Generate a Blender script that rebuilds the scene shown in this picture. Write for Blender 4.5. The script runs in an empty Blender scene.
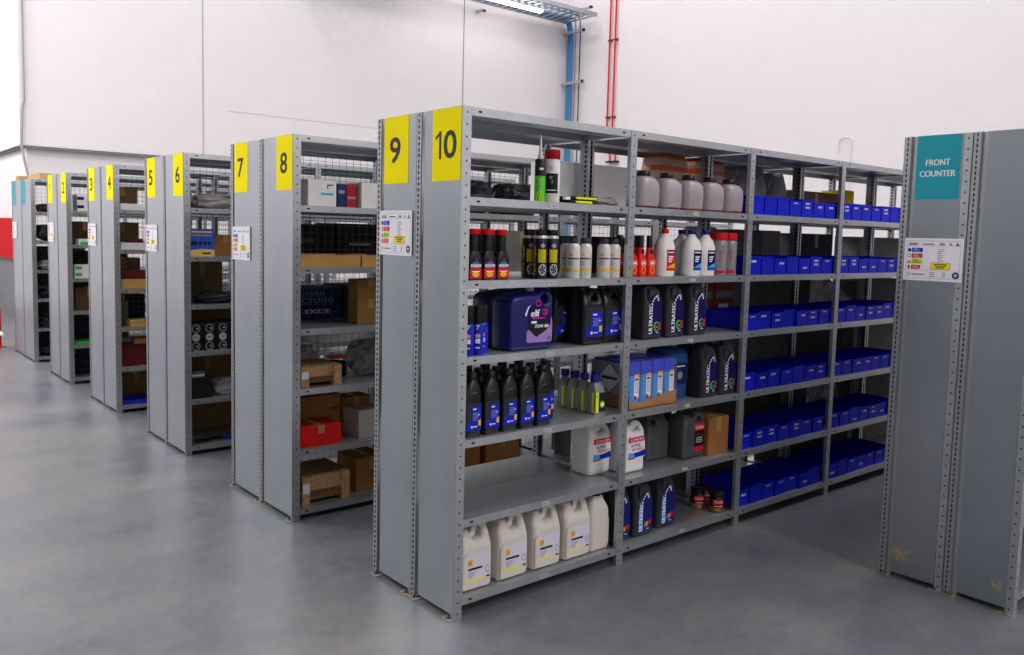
import bpy, math, random
from mathutils import Vector, Matrix, noise
R = random.Random(7)
SC = bpy.context.scene
COL = SC.collection
PI = math.pi

# ---------------------------------------------------------------- colours and materials
def lin(c):
    return c / 12.92 if c <= 0.04045 else ((c + 0.055) / 1.055) ** 2.4
def rgb(h):
    h = h.lstrip('#')
    return tuple(lin(int(h[i:i + 2], 16) / 255) for i in (0, 2, 4)) + (1.0,)

MATS = {}
def nodes_of(name):
    m = bpy.data.materials.new(name); m.use_nodes = True
    nt = m.node_tree
    return m, nt, nt.nodes['Principled BSDF']

def mat(name, col, rough=0.5, metal=0.0, var=0.0, scale=8.0, trans=0.0, alpha=1.0, bump=0.0, spec=0.2, sub=0.0):
    if name in MATS: return MATS[name]
    m, nt, b = nodes_of(name)
    c = rgb(col)
    b.inputs['Roughness'].default_value = rough
    b.inputs['Metallic'].default_value = metal
    b.inputs['Specular IOR Level'].default_value = spec
    b.inputs['Transmission Weight'].default_value = trans
    b.inputs['Alpha'].default_value = alpha
    tc = nt.nodes.new('ShaderNodeTexCoord')
    nz = nt.nodes.new('ShaderNodeTexNoise'); nz.inputs['Scale'].default_value = scale; nz.inputs['Detail'].default_value = 4
    nt.links.new(tc.outputs['Object'], nz.inputs['Vector'])
    rp = nt.nodes.new('ShaderNodeValToRGB')
    k = max(var, 0.02)
    rp.color_ramp.elements[0].position = 0.3; rp.color_ramp.elements[1].position = 0.7
    rp.color_ramp.elements[0].color = (c[0] * (1 - k), c[1] * (1 - k), c[2] * (1 - k), 1)
    rp.color_ramp.elements[1].color = (min(1, c[0] * (1 + k)), min(1, c[1] * (1 + k)), min(1, c[2] * (1 + k)), 1)
    nt.links.new(nz.outputs['Fac'], rp.inputs['Fac'])
    nt.links.new(rp.outputs['Color'], b.inputs['Base Color'])
    if bump:
        bp = nt.nodes.new('ShaderNodeBump'); bp.inputs['Strength'].default_value = bump; bp.inputs['Distance'].default_value = 0.01
        nt.links.new(nz.outputs['Fac'], bp.inputs['Height']); nt.links.new(bp.outputs['Normal'], b.inputs['Normal'])
    MATS[name] = m
    return m

def emit(name, col, strength):
    m = bpy.data.materials.new(name); m.use_nodes = True
    nt = m.node_tree; nt.nodes.clear()
    e = nt.nodes.new('ShaderNodeEmission'); e.inputs[0].default_value = rgb(col); e.inputs[1].default_value = strength
    o = nt.nodes.new('ShaderNodeOutputMaterial'); nt.links.new(e.outputs[0], o.inputs[0])
    MATS[name] = m
    return m

def galv(name, col, rough, metal, holes=None, sp_amt=.35, dr=.05, sw=.0075):
    """galvanised steel with spangle; holes: 'round' or 'slot' rows read from the UV map in metres"""
    m, nt, b = nodes_of(name)
    L = nt.links.new; N = nt.nodes.new
    c = rgb(col)
    tc = N('ShaderNodeTexCoord')
    vo = N('ShaderNodeTexVoronoi'); vo.inputs['Scale'].default_value = 60
    L(tc.outputs['Object'], vo.inputs['Vector'])
    nz = N('ShaderNodeTexNoise'); nz.inputs['Scale'].default_value = 3.0; nz.inputs['Detail'].default_value = 5
    L(tc.outputs['Object'], nz.inputs['Vector'])
    sp = N('ShaderNodeSeparateColor'); L(vo.outputs['Color'], sp.inputs['Color'])
    mx = N('ShaderNodeMath'); mx.operation = 'MULTIPLY_ADD'; L(sp.outputs['Red'], mx.inputs[0]); mx.inputs[1].default_value = sp_amt; L(nz.outputs['Fac'], mx.inputs[2])
    rp = N('ShaderNodeValToRGB')
    rp.color_ramp.elements[0].position = 0.3; rp.color_ramp.elements[1].position = 1.0
    rp.color_ramp.elements[0].color = (c[0] * .88, c[1] * .88, c[2] * .88, 1)
    rp.color_ramp.elements[1].color = (c[0] * 1.10, c[1] * 1.10, c[2] * 1.10, 1)
    L(mx.outputs[0], rp.inputs['Fac'])
    rr = N('ShaderNodeMapRange'); rr.inputs['To Min'].default_value = rough - dr; rr.inputs['To Max'].default_value = rough + dr
    L(sp.outputs['Green'], rr.inputs['Value']); L(rr.outputs[0], b.inputs['Roughness'])
    b.inputs['Metallic'].default_value = metal
    if holes:
        uv = N('ShaderNodeUVMap'); sx = N('ShaderNodeSeparateXYZ'); L(uv.outputs['UV'], sx.inputs[0])
        pitch, a, bb = (0.05, .0045, .0045) if holes == 'round' else (0.025, sw, .0082)
        d = N('ShaderNodeMath'); d.operation = 'DIVIDE'; L(sx.outputs['Y'], d.inputs[0]); d.inputs[1].default_value = pitch
        fr = N('ShaderNodeMath'); fr.operation = 'FRACT'; L(d.outputs[0], fr.inputs[0])
        s = N('ShaderNodeMath'); s.operation = 'SUBTRACT'; L(fr.outputs[0], s.inputs[0]); s.inputs[1].default_value = .5
        v = N('ShaderNodeMath'); v.operation = 'MULTIPLY'; L(s.outputs[0], v.inputs[0]); v.inputs[1].default_value = pitch / bb
        u = N('ShaderNodeMath'); u.operation = 'DIVIDE'; L(sx.outputs['X'], u.inputs[0]); u.inputs[1].default_value = a
        if holes == 'round':
            u2 = N('ShaderNodeMath'); u2.operation = 'POWER'; ua = N('ShaderNodeMath'); ua.operation = 'ABSOLUTE'; L(u.outputs[0], ua.inputs[0]); L(ua.outputs[0], u2.inputs[0]); u2.inputs[1].default_value = 2
            v2 = N('ShaderNodeMath'); v2.operation = 'POWER'; va = N('ShaderNodeMath'); va.operation = 'ABSOLUTE'; L(v.outputs[0], va.inputs[0]); L(va.outputs[0], v2.inputs[0]); v2.inputs[1].default_value = 2
            q = N('ShaderNodeMath'); q.operation = 'ADD'; L(u2.outputs[0], q.inputs[0]); L(v2.outputs[0], q.inputs[1])
        else:
            ua = N('ShaderNodeMath'); ua.operation = 'ABSOLUTE'; L(u.outputs[0], ua.inputs[0])
            va = N('ShaderNodeMath'); va.operation = 'ABSOLUTE'; L(v.outputs[0], va.inputs[0])
            q = N('ShaderNodeMath'); q.operation = 'MAXIMUM'; L(ua.outputs[0], q.inputs[0]); L(va.outputs[0], q.inputs[1])
        lt = N('ShaderNodeMath'); lt.operation = 'LESS_THAN'; L(q.outputs[0], lt.inputs[0]); lt.inputs[1].default_value = 1.0
        mc = N('ShaderNodeMix'); mc.data_type = 'RGBA'
        L(lt.outputs[0], mc.inputs['Factor']); L(rp.outputs['Color'], mc.inputs['A']); mc.inputs['B'].default_value = (.006, .006, .008, 1)
        L(mc.outputs['Result'], b.inputs['Base Color'])
        im = N('ShaderNodeMath'); im.operation = 'MULTIPLY_ADD'; L(lt.outputs[0], im.inputs[0]); im.inputs[1].default_value = -metal; im.inputs[2].default_value = metal
        L(im.outputs[0], b.inputs['Metallic'])
    else:
        L(rp.outputs['Color'], b.inputs['Base Color'])
    MATS[name] = m
    return m

STEEL = galv('galvanised_steel', '#b9bdc1', .38, .78)
PANEL = galv('galvanised_panel', '#aab0b7', .33, .9, None, .05, .0)
ROUND = galv('punched_steel_round', '#b9bdc1', .38, .78, 'round')
SLOT = galv('punched_steel_slot', '#b0b3b5', .38, .78, 'slot')
SLOTN = galv('punched_steel_narrow_slot', '#b0b3b5', .38, .78, 'slot', sw=.0036)
WIRE = mat('mesh_wire', '#6d7276', .5, .6)
DARK = mat('dark_slot', '#0c0d0f', .7)
BOLT = mat('bolt_steel', '#8b8780', .45, .8)
FOOT = mat('dusty_foot', '#8f887c', .7, .2, var=.25, scale=60)
WHITE = mat('white_plastic', '#e6e2e0', .35)
PAPER = mat('white_label', '#ece9ee', .5)
BLACK = mat('black_plastic', '#101113', .36, spec=.4)
BLACKM = mat('black_print', '#0d0d10', .55, spec=.3)
YEL = mat('sign_yellow', '#fdea00', .7, spec=.05)
TEAL = mat('sign_teal', '#0a98ab', .5, spec=.3)
BINB = mat('bin_blue', '#0a1cc6', .42, spec=.15)
RED = mat('red_plastic', '#d3161b', .38)
REDP = mat('red_print', '#cf1f2a', .5)
GREYP = mat('grey_print', '#8d8d95', .6)
BLUEP = mat('blue_print', '#1226b8', .45)
NAVY = mat('navy_print', '#120f55', .42)
AMBER = mat('amber_print', '#f0b418', .5)
CARD = mat('cardboard', '#9c6d3b', .85, var=.10, scale=5)
CARD2 = mat('pale_cardboard', '#c79a5c', .85, var=.10, scale=5)
TAPE = mat('brown_tape', '#b08a4a', .35)
PINE = mat('pale_board', '#b8926a', .8, var=.3, scale=45)
FILM = mat('clear_film', '#d4d6da', .12, alpha=.08, spec=.8)
BAGC = mat('crumpled_clear_bag', '#a9a6a6', .22, var=.4, scale=18, alpha=.85, bump=.5)
BAGD = mat('crumpled_dark_bag', '#2b2b2f', .25, var=.5, scale=18, bump=.6)
BAGG = mat('crumpled_grey_bag', '#8d8886', .3, var=.3, scale=14, bump=.5)

# ---------------------------------------------------------------- mesh builder
TXT = {}
def text_mesh(s):
    if s in TXT: return TXT[s]
    cu = bpy.data.curves.new('lettering', 'FONT'); cu.body = s; cu.size = 1.0; cu.resolution_u = 3
    ob = bpy.data.objects.new('lettering', cu); COL.objects.link(ob)
    dg = bpy.context.evaluated_depsgraph_get(); dg.update()
    me = bpy.data.meshes.new_from_object(ob.evaluated_get(dg))
    vs = [tuple(v.co) for v in me.vertices]; fs = [tuple(p.vertices) for p in me.polygons]
    bpy.data.objects.remove(ob); bpy.data.curves.remove(cu); bpy.data.meshes.remove(me)
    xs = [v[0] for v in vs] or [0]; ys = [v[1] for v in vs] or [0]
    TXT[s] = (vs, fs, min(xs), max(xs), min(ys), max(ys))
    return TXT[s]

class MB:
    def __init__(self):
        self.v = []; self.f = []; self.mi = []; self.sm = []; self.uv = []; self.mats = []; self.hasuv = False
    def mid(self, m):
        if m not in self.mats: self.mats.append(m)
        return self.mats.index(m)
    def add(self, vs, fs, m, smooth=False, uvs=None):
        o = len(self.v); self.v += [tuple(p) for p in vs]; k = self.mid(m)
        for i, f in enumerate(fs):
            self.f.append(tuple(o + j for j in f)); self.mi.append(k); self.sm.append(smooth)
            if uvs and uvs[i]: self.uv.append(uvs[i]); self.hasuv = True
            else: self.uv.append([(9, 9)] * len(f))
        return self
    def box(self, x0, x1, y0, y1, z0, z1, m, bev=0.0):
        if bev > 0:
            b = min(bev, abs(x1 - x0) / 2.2, abs(y1 - y0) / 2.2, abs(z1 - z0) / 2.2)
            def ring(z, i):
                return [(x0 + i + b, y0 + i, z), (x1 - i - b, y0 + i, z), (x1 - i, y0 + i + b, z), (x1 - i, y1 - i - b, z),
                        (x1 - i - b, y1 - i, z), (x0 + i + b, y1 - i, z), (x0 + i, y1 - i - b, z), (x0 + i, y0 + i + b, z)]
            return self.loft([ring(z0, b * .7), ring(z0 + b, 0), ring(z1 - b, 0), ring(z1, b * .7)], m)
        vs = [(x, y, z) for z in (z0, z1) for y in (y0, y1) for x in (x0, x1)]
        return self.add(vs, [(0, 2, 3, 1), (4, 5, 7, 6), (0, 1, 5, 4), (2, 6, 7, 3), (0, 4, 6, 2), (1, 3, 7, 5)], m)
    def quad(self, y0, y1, z0, z1, x, m):
        return self.add([(x, y0, z0), (x, y1, z0), (x, y1, z1), (x, y0, z1)], [(0, 1, 2, 3)], m)
    def poly(self, pts, x, m):
        return self.add([(x, a, b) for a, b in pts], [tuple(range(len(pts)))], m)
    def disc(self, y, z, r, x, m, n=16, ry=None):
        return self.poly([(y + r * math.cos(2 * PI * i / n), z + (ry or r) * math.sin(2 * PI * i / n)) for i in range(n)], x, m)
    def text(self, s, y, z, h, x, m, align='C', rot=0, w=None, bold=0):
        vs, fs, a, b, c, d = text_mesh(s)
        k = h / max(d - c, 1e-4)
        kx = k if not w else w / max(b - a, 1e-4)
        ox = {'C': (a + b) / 2, 'L': a, 'R': b}[align]; oz = (c + d) / 2
        cs, sn = math.cos(rot), math.sin(rot)
        offs = [0] if not bold else [-bold, 0, bold]
        for q, o in enumerate(offs):
            self.add([(x + q * 1e-5, y + ((p[0] - ox) * kx + o) * cs - (p[1] - oz) * k * sn, z + ((p[0] - ox) * kx + o) * sn + (p[1] - oz) * k * cs) for p in vs], fs, m)
        return self
    def loft(self, rings, m, smooth=False, caps=True):
        n = len(rings[0]); vs = [p for r in rings for p in r]; fs = []
        for i in range(len(rings) - 1):
            for j in range(n):
                k = (j + 1) % n
                fs.append((i * n + j, i * n + k, (i + 1) * n + k, (i + 1) * n + j))
        if caps:
            fs.append(tuple(reversed(range(n)))); fs.append(tuple((len(rings) - 1) * n + j for j in range(n)))
        return self.add(vs, fs, m, smooth)
    def lathe(self, prof, m, n=20, cx=0, cy=0, smooth=True):
        return self.loft([[(cx + r * math.cos(2 * PI * j / n), cy + r * math.sin(2 * PI * j / n), z) for j in range(n)] for r, z in prof], m, smooth)
    def tube(self, p0, p1, r, m, n=8, smooth=True):
        p0, p1 = Vector(p0), Vector(p1); d = (p1 - p0).normalized()
        a = d.orthogonal().normalized(); b = d.cross(a)
        rings = [[tuple(p + a * r * math.cos(2 * PI * j / n) + b * r * math.sin(2 * PI * j / n)) for j in range(n)] for p in (p0, p1)]
        return self.loft(rings, m, smooth)
    def path(self, pts, r, m, n=8):
        pts = [Vector(p) for p in pts]; rings = []; a = None
        for i, p in enumerate(pts):
            d = (pts[min(i + 1, len(pts) - 1)] - pts[max(i - 1, 0)]).normalized()
            a = (d.orthogonal() if a is None else (a - d * a.dot(d))).normalized(); b = d.cross(a)
            rings.append([tuple(p + a * r * math.cos(2 * PI * j / n) + b * r * math.sin(2 * PI * j / n)) for j in range(n)])
        return self.loft(rings, m, True)
    def rrings(self, secs, m, n=4, smooth=True):
        """rounded-rectangle loft; secs: (z, cx, cy, wx, wy, r)"""
        rings = []
        for z, cx, cy, wx, wy, r in secs:
            r = min(r, wx / 2 - 1e-4, wy / 2 - 1e-4); ring = []
            for sx, sy, a0 in ((1, 1, 0), (-1, 1, 90), (-1, -1, 180), (1, -1, 270)):
                for i in range(n + 1):
                    a = math.radians(a0 + 90 * i / n)
                    ring.append((cx + sx * (wx / 2 - r) + r * math.cos(a), cy + sy * (wy / 2 - r) + r * math.sin(a), z))
            rings.append(ring)
        return self.loft(rings, m, smooth)
    def addmesh(self, me, m, off=(0, 0, 0), smooth=True):
        return self.add([(v[0] + off[0], v[1] + off[1], v[2] + off[2]) for v in me[0]], me[1], m, smooth)
    def wrap(self, r, step=.006):
        """bend a flat label round a cylinder; faces are first cut into narrow upright strips"""
        v, f, mi, sm, uv = [], [], [], [], []
        def clip(p, y, keep_low):
            out = []
            for i in range(len(p)):
                a, b = p[i - 1], p[i]
                ia, ib = (a[1] <= y) == keep_low or a[1] == y, (b[1] <= y) == keep_low or b[1] == y
                if ia != ib:
                    t = (y - a[1]) / (b[1] - a[1]); out.append(tuple(a[k] + (b[k] - a[k]) * t for k in range(3)))
                if ib: out.append(b)
            return out
        for q, face in enumerate(self.f):
            p = [self.v[i] for i in face]
            lo, hi = min(c[1] for c in p), max(c[1] for c in p)
            n = max(1, int((hi - lo) / step + .99)); n = 1 if hi - lo < step * 1.2 else n
            for k in range(n):
                c = p
                if n > 1:
                    c = clip(c, lo + (hi - lo) * k / n, False); c = clip(c, lo + (hi - lo) * (k + 1) / n, True)
                if len(c) < 3: continue
                o = len(v); v += c; f.append(tuple(range(o, o + len(c)))); mi.append(self.mi[q]); sm.append(False); uv.append([(9, 9)] * len(c))
        self.v = [((r + x) * math.cos(y / r), (r + x) * math.sin(y / r), z) for x, y, z in v]
        self.f, self.mi, self.sm, self.uv = f, mi, sm, uv
        return self
    def band(self, y0, y1, z0, z1, x, m, n=10):
        for i in range(n):
            a = y0 + (y1 - y0) * i / n; b = y0 + (y1 - y0) * (i + 1) / n
            self.quad(a, b, z0, z1, x, m)
        return self
    def mesh(self, name):
        me = bpy.data.meshes.new(name)
        me.from_pydata(self.v, [], self.f)
        for m in self.mats: me.materials.append(m)
        me.polygons.foreach_set('material_index', self.mi)
        me.polygons.foreach_set('use_smooth', self.sm)
        if self.hasuv:
            l = me.uv_layers.new(name='UVMap'); k = 0
            for u in self.uv:
                for c in u: l.data[k].uv = c; k += 1
        me.update()
        if any(self.sm): me.set_sharp_from_angle(angle=math.radians(38))
        return me
    def build(self, name, parent=None, loc=(0, 0, 0), rz=0):
        return link(name, self.mesh(name), parent, loc, rz)

def link(name, me, parent=None, loc=(0, 0, 0), rz=0):
    o = bpy.data.objects.new(name, me); COL.objects.link(o)
    o.parent = parent; o.location = loc; o.rotation_euler = (0, 0, rz)
    return o

def tag(o, label, cat, group=None):
    o['label'] = label; o['category'] = cat
    if group: o['group'] = group
    return o
def struct(o):
    o['kind'] = 'structure'; return o
def empty(name, loc=(0, 0, 0), rz=0):
    o = bpy.data.objects.new(name, None); COL.objects.link(o)
    o.empty_display_size = .05; o.location = loc; o.rotation_euler = (0, 0, rz)
    return o
def dup(o, parent=None):
    c = o.copy(); COL.objects.link(c); c.parent = parent
    for ch in o.children: dup(ch, c)
    return c
PROT = {}
def put(key, builder, loc, label, cat, group=None, rz=0):
    if key not in PROT: PROT[key] = o = builder()
    else: o = dup(PROT[key])
    o.location = loc; o.rotation_euler = (0, 0, rz)
    if 'group' in o.keys(): del o['group']
    return tag(o, label, cat, group)

def fillet(pts, n=4):
    out = []
    N = len(pts)
    for i in range(N):
        p = Vector(pts[i][:2]); r = pts[i][2] if len(pts[i]) > 2 else 0
        a = Vector(pts[i - 1][:2]) - p; b = Vector(pts[(i + 1) % N][:2]) - p
        if r <= 0: out.append(tuple(p)); continue
        t = min(r, a.length * .48, b.length * .48)
        p0 = p + a.normalized() * t; p2 = p + b.normalized() * t
        for k in range(n + 1):
            s = k / n
            q = p0 * (1 - s) ** 2 + p * 2 * s * (1 - s) + p2 * s * s
            out.append((q.x, q.y))
    return out

def slab(outline, holes, depth, bevel, res=2, taper=None):
    """a solid cut from an outline in (y,z), rounded at its rims; front face at x=0"""
    cu = bpy.data.curves.new('slab', 'CURVE'); cu.dimensions = '2D'; cu.fill_mode = 'BOTH'
    cu.extrude = depth / 2 - bevel; cu.bevel_depth = bevel; cu.bevel_resolution = res; cu.offset = -bevel
    for pts in [outline] + list(holes):
        s = cu.splines.new('POLY'); s.points.add(len(pts) - 1); s.use_cyclic_u = True
        for i, p in enumerate(pts): s.points[i].co = (p[0], p[1], 0, 1)
    ob = bpy.data.objects.new('slab', cu); COL.objects.link(ob)
    dg = bpy.context.evaluated_depsgraph_get(); dg.update()
    me = bpy.data.meshes.new_from_object(ob.evaluated_get(dg))
    vs = [(v.co.z - depth / 2, v.co.x, v.co.y) for v in me.vertices]
    zmin = min(v[2] for v in vs); zt = min(p[1] for p in outline)
    vs = [(a, b, c + zt - zmin) for a, b, c in vs]
    if taper:
        zm = max(v[2] for v in vs)
        vs = [(-depth / 2 + (v[0] + depth / 2) * (1 - taper[1] * max(0, (v[2] - taper[0]) / (zm - taper[0]))), v[1], v[2]) for v in vs]
    fs = [tuple(p.vertices) for p in me.polygons]
    bpy.data.objects.remove(ob); bpy.data.curves.remove(cu); bpy.data.meshes.remove(me)
    return vs, fs

# ---------------------------------------------------------------- the setting
def wall_mat(name, col, axis, sx=.45, sz=.225, depth=.03):
    m, nt, b = nodes_of(name); L = nt.links.new; N = nt.nodes.new
    c = rgb(col)
    g = N('ShaderNodeNewGeometry'); s = N('ShaderNodeSeparateXYZ'); L(g.outputs['Position'], s.inputs[0])
    cb = N('ShaderNodeCombineXYZ'); L(s.outputs[axis], cb.inputs['X']); L(s.outputs['Z'], cb.inputs['Y'])
    br = N('ShaderNodeTexBrick'); br.inputs['Scale'].default_value = 1.0
    br.inputs['Brick Width'].default_value = sx; br.inputs['Row Height'].default_value = sz
    br.inputs['Mortar Size'].default_value = .006; br.inputs['Mortar Smooth'].default_value = .4
    d = depth
    br.inputs['Color1'].default_value = c; br.inputs['Color2'].default_value = (c[0] * .985, c[1] * .985, c[2] * .985, 1)
    br.inputs['Mortar'].default_value = (c[0] * (1 - d), c[1] * (1 - d), c[2] * (1 - d), 1)
    L(cb.outputs[0], br.inputs['Vector']); L(br.outputs['Color'], b.inputs['Base Color'])
    b.inputs['Roughness'].default_value = .55
    MATS[name] = m
    return m
WALLX = wall_mat('painted_block_wall', '#e9e4e6', 'Y')
WALLY = wall_mat('painted_block_end_wall', '#e9e4e6', 'X')
DADO = wall_mat('grey_block_wall', '#6f7176', 'X', depth=-.35)
CEILM = mat('ceiling_paint', '#dcdad8', .7)

def floor_mat():
    m, nt, b = nodes_of('polished_concrete'); L = nt.links.new; N = nt.nodes.new
    g = N('ShaderNodeNewGeometry')
    n1 = N('ShaderNodeTexNoise'); n1.inputs['Scale'].default_value = 1.1; n1.inputs['Detail'].default_value = 9; n1.inputs['Roughness'].default_value = .68
    n2 = N('ShaderNodeTexNoise'); n2.inputs['Scale'].default_value = 14; n2.inputs['Detail'].default_value = 6
    n3 = N('ShaderNodeTexNoise'); n3.inputs['Scale'].default_value = 170; n3.inputs['Detail'].default_value = 2
    mp = N('ShaderNodeMapping'); mp.inputs['Scale'].default_value = (1, .55, 1); mp.inputs['Rotation'].default_value = (0, 0, .5)
    L(g.outputs['Position'], mp.inputs['Vector']); L(mp.outputs[0], n1.inputs['Vector'])
    L(g.outputs['Position'], n2.inputs['Vector']); L(g.outputs['Position'], n3.inputs['Vector'])
    a = N('ShaderNodeMath'); a.operation = 'MULTIPLY_ADD'; L(n2.outputs['Fac'], a.inputs[0]); a.inputs[1].default_value = .35; L(n1.outputs['Fac'], a.inputs[2])
    a2 = N('ShaderNodeMath'); a2.operation = 'MULTIPLY_ADD'; L(n3.outputs['Fac'], a2.inputs[0]); a2.inputs[1].default_value = .12; L(a.outputs[0], a2.inputs[2])
    rp = N('ShaderNodeValToRGB')
    e = rp.color_ramp.elements
    e[0].position = .52; e[0].color = rgb('#50545b'); e[1].position = .90; e[1].color = rgb('#757371')
    x = e.new(.70); x.color = rgb('#62656b')
    L(a2.outputs[0], rp.inputs['Fac']); L(rp.outputs['Color'], b.inputs['Base Color'])
    rr = N('ShaderNodeMapRange'); rr.inputs['From Min'].default_value = .5; rr.inputs['From Max'].default_value = .9
    rr.inputs['To Min'].default_value = .28; rr.inputs['To Max'].default_value = .42
    L(a.outputs[0], rr.inputs['Value']); L(rr.outputs[0], b.inputs['Roughness'])
    bp = N('ShaderNodeBump'); bp.inputs['Strength'].default_value = .06; bp.inputs['Distance'].default_value = .004
    L(n2.outputs['Fac'], bp.inputs['Height']); L(bp.outputs['Normal'], b.inputs['Normal'])
    MATS['polished_concrete'] = m
    return m
FLOOR = floor_mat()
XL, YB, XR, YF, ZC = -12.5, 12.4, 7.5, -10.0, 9.0
struct(MB().box(-16.5, XR, YF, YB + .3, -.2, 0, FLOOR).build('floor'))
struct(MB().box(-16.5, XR, YF, YB + .3, ZC, ZC + .2, CEILM).build('ceiling'))
w = MB().box(XL - .3, XL, .6, YB, 2.9, ZC, WALLX).box(XL - .4, XL - .1, .7, YB, 0, 2.9, WALLX)
struct(w.build('wall_left'))
struct(MB().box(XL - .3, XR, YB, YB + .3, 0, ZC, WALLY).build('wall_back'))
w = MB().box(-16.5, XL - .3, .6, .9, 2.9, ZC, WALLY).box(-16.5, XL - .4, .7, 1.0, 1.06, 2.9, WALLY).box(-16.5, XL - .4, .7, 1.0, 0, 1.06, DADO)
struct(w.build('wall_return'))
GREYW = mat('grey_wall_paint', '#8d8e91', .7)
struct(MB().box(-16.8, -16.5, YF, .6, 0, ZC, WALLX).build('wall_far'))
struct(MB().box(XR, XR + .3, YF, YB, 0, ZC, WALLX).build('wall_right'))
struct(MB().box(-16.8, XR + .3, YF - .3, YF, 0, ZC, GREYW).build('wall_front'))
TRIMG = mat('joint_seal_pale', '#b9b4b6', .7)  # paler grey strip for a wall joint
for i, (y, z0) in enumerate(((3.49, 2.9), (9.25, 2.9))):
    struct(MB().box(XL, XL + .006, y - .012, y + .012, z0, ZC, TRIMG if i == 0 else mat('joint_seal_dark', '#8f8b8d', .7)).build('trim_%d' % (i + 1)))
struct(MB().box(XL, XL + .006, 3.93, 9.235, 3.8, ZC, WALLX).build('trim_3'))
struct(MB().box(XL - .1, XL - .01, .66, YB, 2.86, 2.9, mat('painted_shadow_line', '#8a8587', .8)).build('trim_4'))  # grey strip painted in as the shadow line under the overhang
struct(MB().box(-16.5, XL - .32, .64, .7, 2.86, 2.9, MATS['painted_shadow_line']).build('trim_5'))  # the painted shadow line carries on along the return wall

# ---------------------------------------------------------------- shelving
H = 2.2
PITCH = 1.0078
PW = .045
LEV = [.092, .44, .79, 1.15, 1.476, 1.828, 2.2]

def plate(mb, p0, du, dv, nrm, m, t=.002):
    """sheet-metal plate: corner p0, in-plane du, height dv, thickness along nrm; UV in metres with u centred"""
    p0, du, dv, nr = Vector(p0), Vector(du), Vector(dv), Vector(nrm) * t
    vs = [p0, p0 + du, p0 + du + dv, p0 + dv]; vs += [p - nr for p in vs]
    w, h = du.length, dv.length
    uv = [(-w / 2, 0), (w / 2, 0), (w / 2, h), (-w / 2, h)]
    fs = [(0, 1, 2, 3), (7, 6, 5, 4), (0, 4, 5, 1), (1, 5, 6, 2), (2, 6, 7, 3), (3, 7, 4, 0)]
    if du.cross(dv).dot(Vector(nrm)) < 0:
        fs = [tuple(reversed(f)) for f in fs]; uvs = [list(reversed(uv)), uv]
        uvs = [[uv[i] for i in (3, 2, 1, 0)], [uv[i] for i in (0, 1, 2, 3)]]
    else:
        uvs = [uv, [uv[i] for i in (3, 2, 1, 0)]]
    mb.add(vs, fs, m, False, uvs + [None] * 4)

def post_mesh(s):
    """upright: face plate at x=0 looking along s, flanges running back from it"""
    mb = MB()
    plate(mb, (0, 0, 0), (0, PW, 0), (0, 0, H), (s, 0, 0), ROUND)
    for y, nr in ((0, -1), (PW, 1)):
        if s < 0: plate(mb, (-s * .002, y, 0), (-s * .036, 0, 0), (0, 0, H), (0, nr, 0), SLOT)
        else: mb.box(-.022, -.002, y - (.002 if nr > 0 else 0), y + (.002 if nr < 0 else 0), 0, H, STEEL)
        plate(mb, (-s * (.0381 if s < 0 else .0241), y - nr * .002, 0), (0, -nr * .012, 0), (0, 0, H), (-s, 0, 0), STEEL)
    return mb.mesh('upright_post')
POST = {1: post_mesh(1), -1: post_mesh(-1)}
FOOTM = MB().box(-.03, .03, -.035, .03, 0, .004, FOOT).lathe([(.009, .004), (.009, .012), (.004, .012), (.004, .02)], BOLT, 8, 0, -.02).mesh('foot_plate')

SHELF = {}
def shelf_mesh(depth, extra=0.0):
    if (depth, extra) in SHELF: return SHELF[(depth, extra)]
    mb = MB(); L = PITCH - PW - .004 + extra; a = .002; d = depth
    # tray: top sheet, two folded lips with a return, end turns
    mb.box(a, d - a, 0, L, -.0015, 0, STEEL)
    for x0, x1, xr0, xr1 in ((a, a + .002, a + .002, a + .018), (d - a - .002, d - a, d - a - .018, d - a - .002)):
        mb.box(x0, x1, 0, L, -.035, -.0015, STEEL)
        mb.box(xr0, xr1, 0, L, -.035, -.033, STEEL)
    for y in (0, L - .002):
        mb.box(a + .002, d - a - .002, y, y + .002, -.03, -.0015, STEEL)
    # stiffener under the sheet
    mb.box(d / 2 - .03, d / 2 + .03, .002, L - .002, -.018, -.0015, STEEL)
    for xs in (a - .0006, d - a - .0004):
        for y in (.035, L - .06):
            mb.box(xs, xs + .001, y, y + .018, -.021, -.013, DARK)
    SHELF[(depth, extra)] = mb.mesh('shelf')
    return SHELF[(depth, extra)]
SLABEL = MB().quad(-.022, .022, -.008, .008, 0, mat('shelf_ticket', '#c9cbcb', .5)).quad(-.014, -.003, -.004, .004, .0003, GREYP).quad(.001, .006, -.004, .004, .0003, GREYP).quad(.009, .014, -.004, .004, .0003, GREYP).mesh('shelf_label')

def wire_mesh():
    mb = MB(); L = PITCH - PW - .01
    for i in range(20):
        y = .012 + i * .0495
        if y < L: mb.tube((0, y, .06), (0, y, H - .06), .0014, WIRE, 3, False)
    for k in range(43):
        z = .07 + k * .0495
        mb.tube((.0025, 0, z), (.0025, L, z), .0014, WIRE, 3, False)
    return mb.mesh('back_mesh')
WIREM = wire_mesh()

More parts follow.
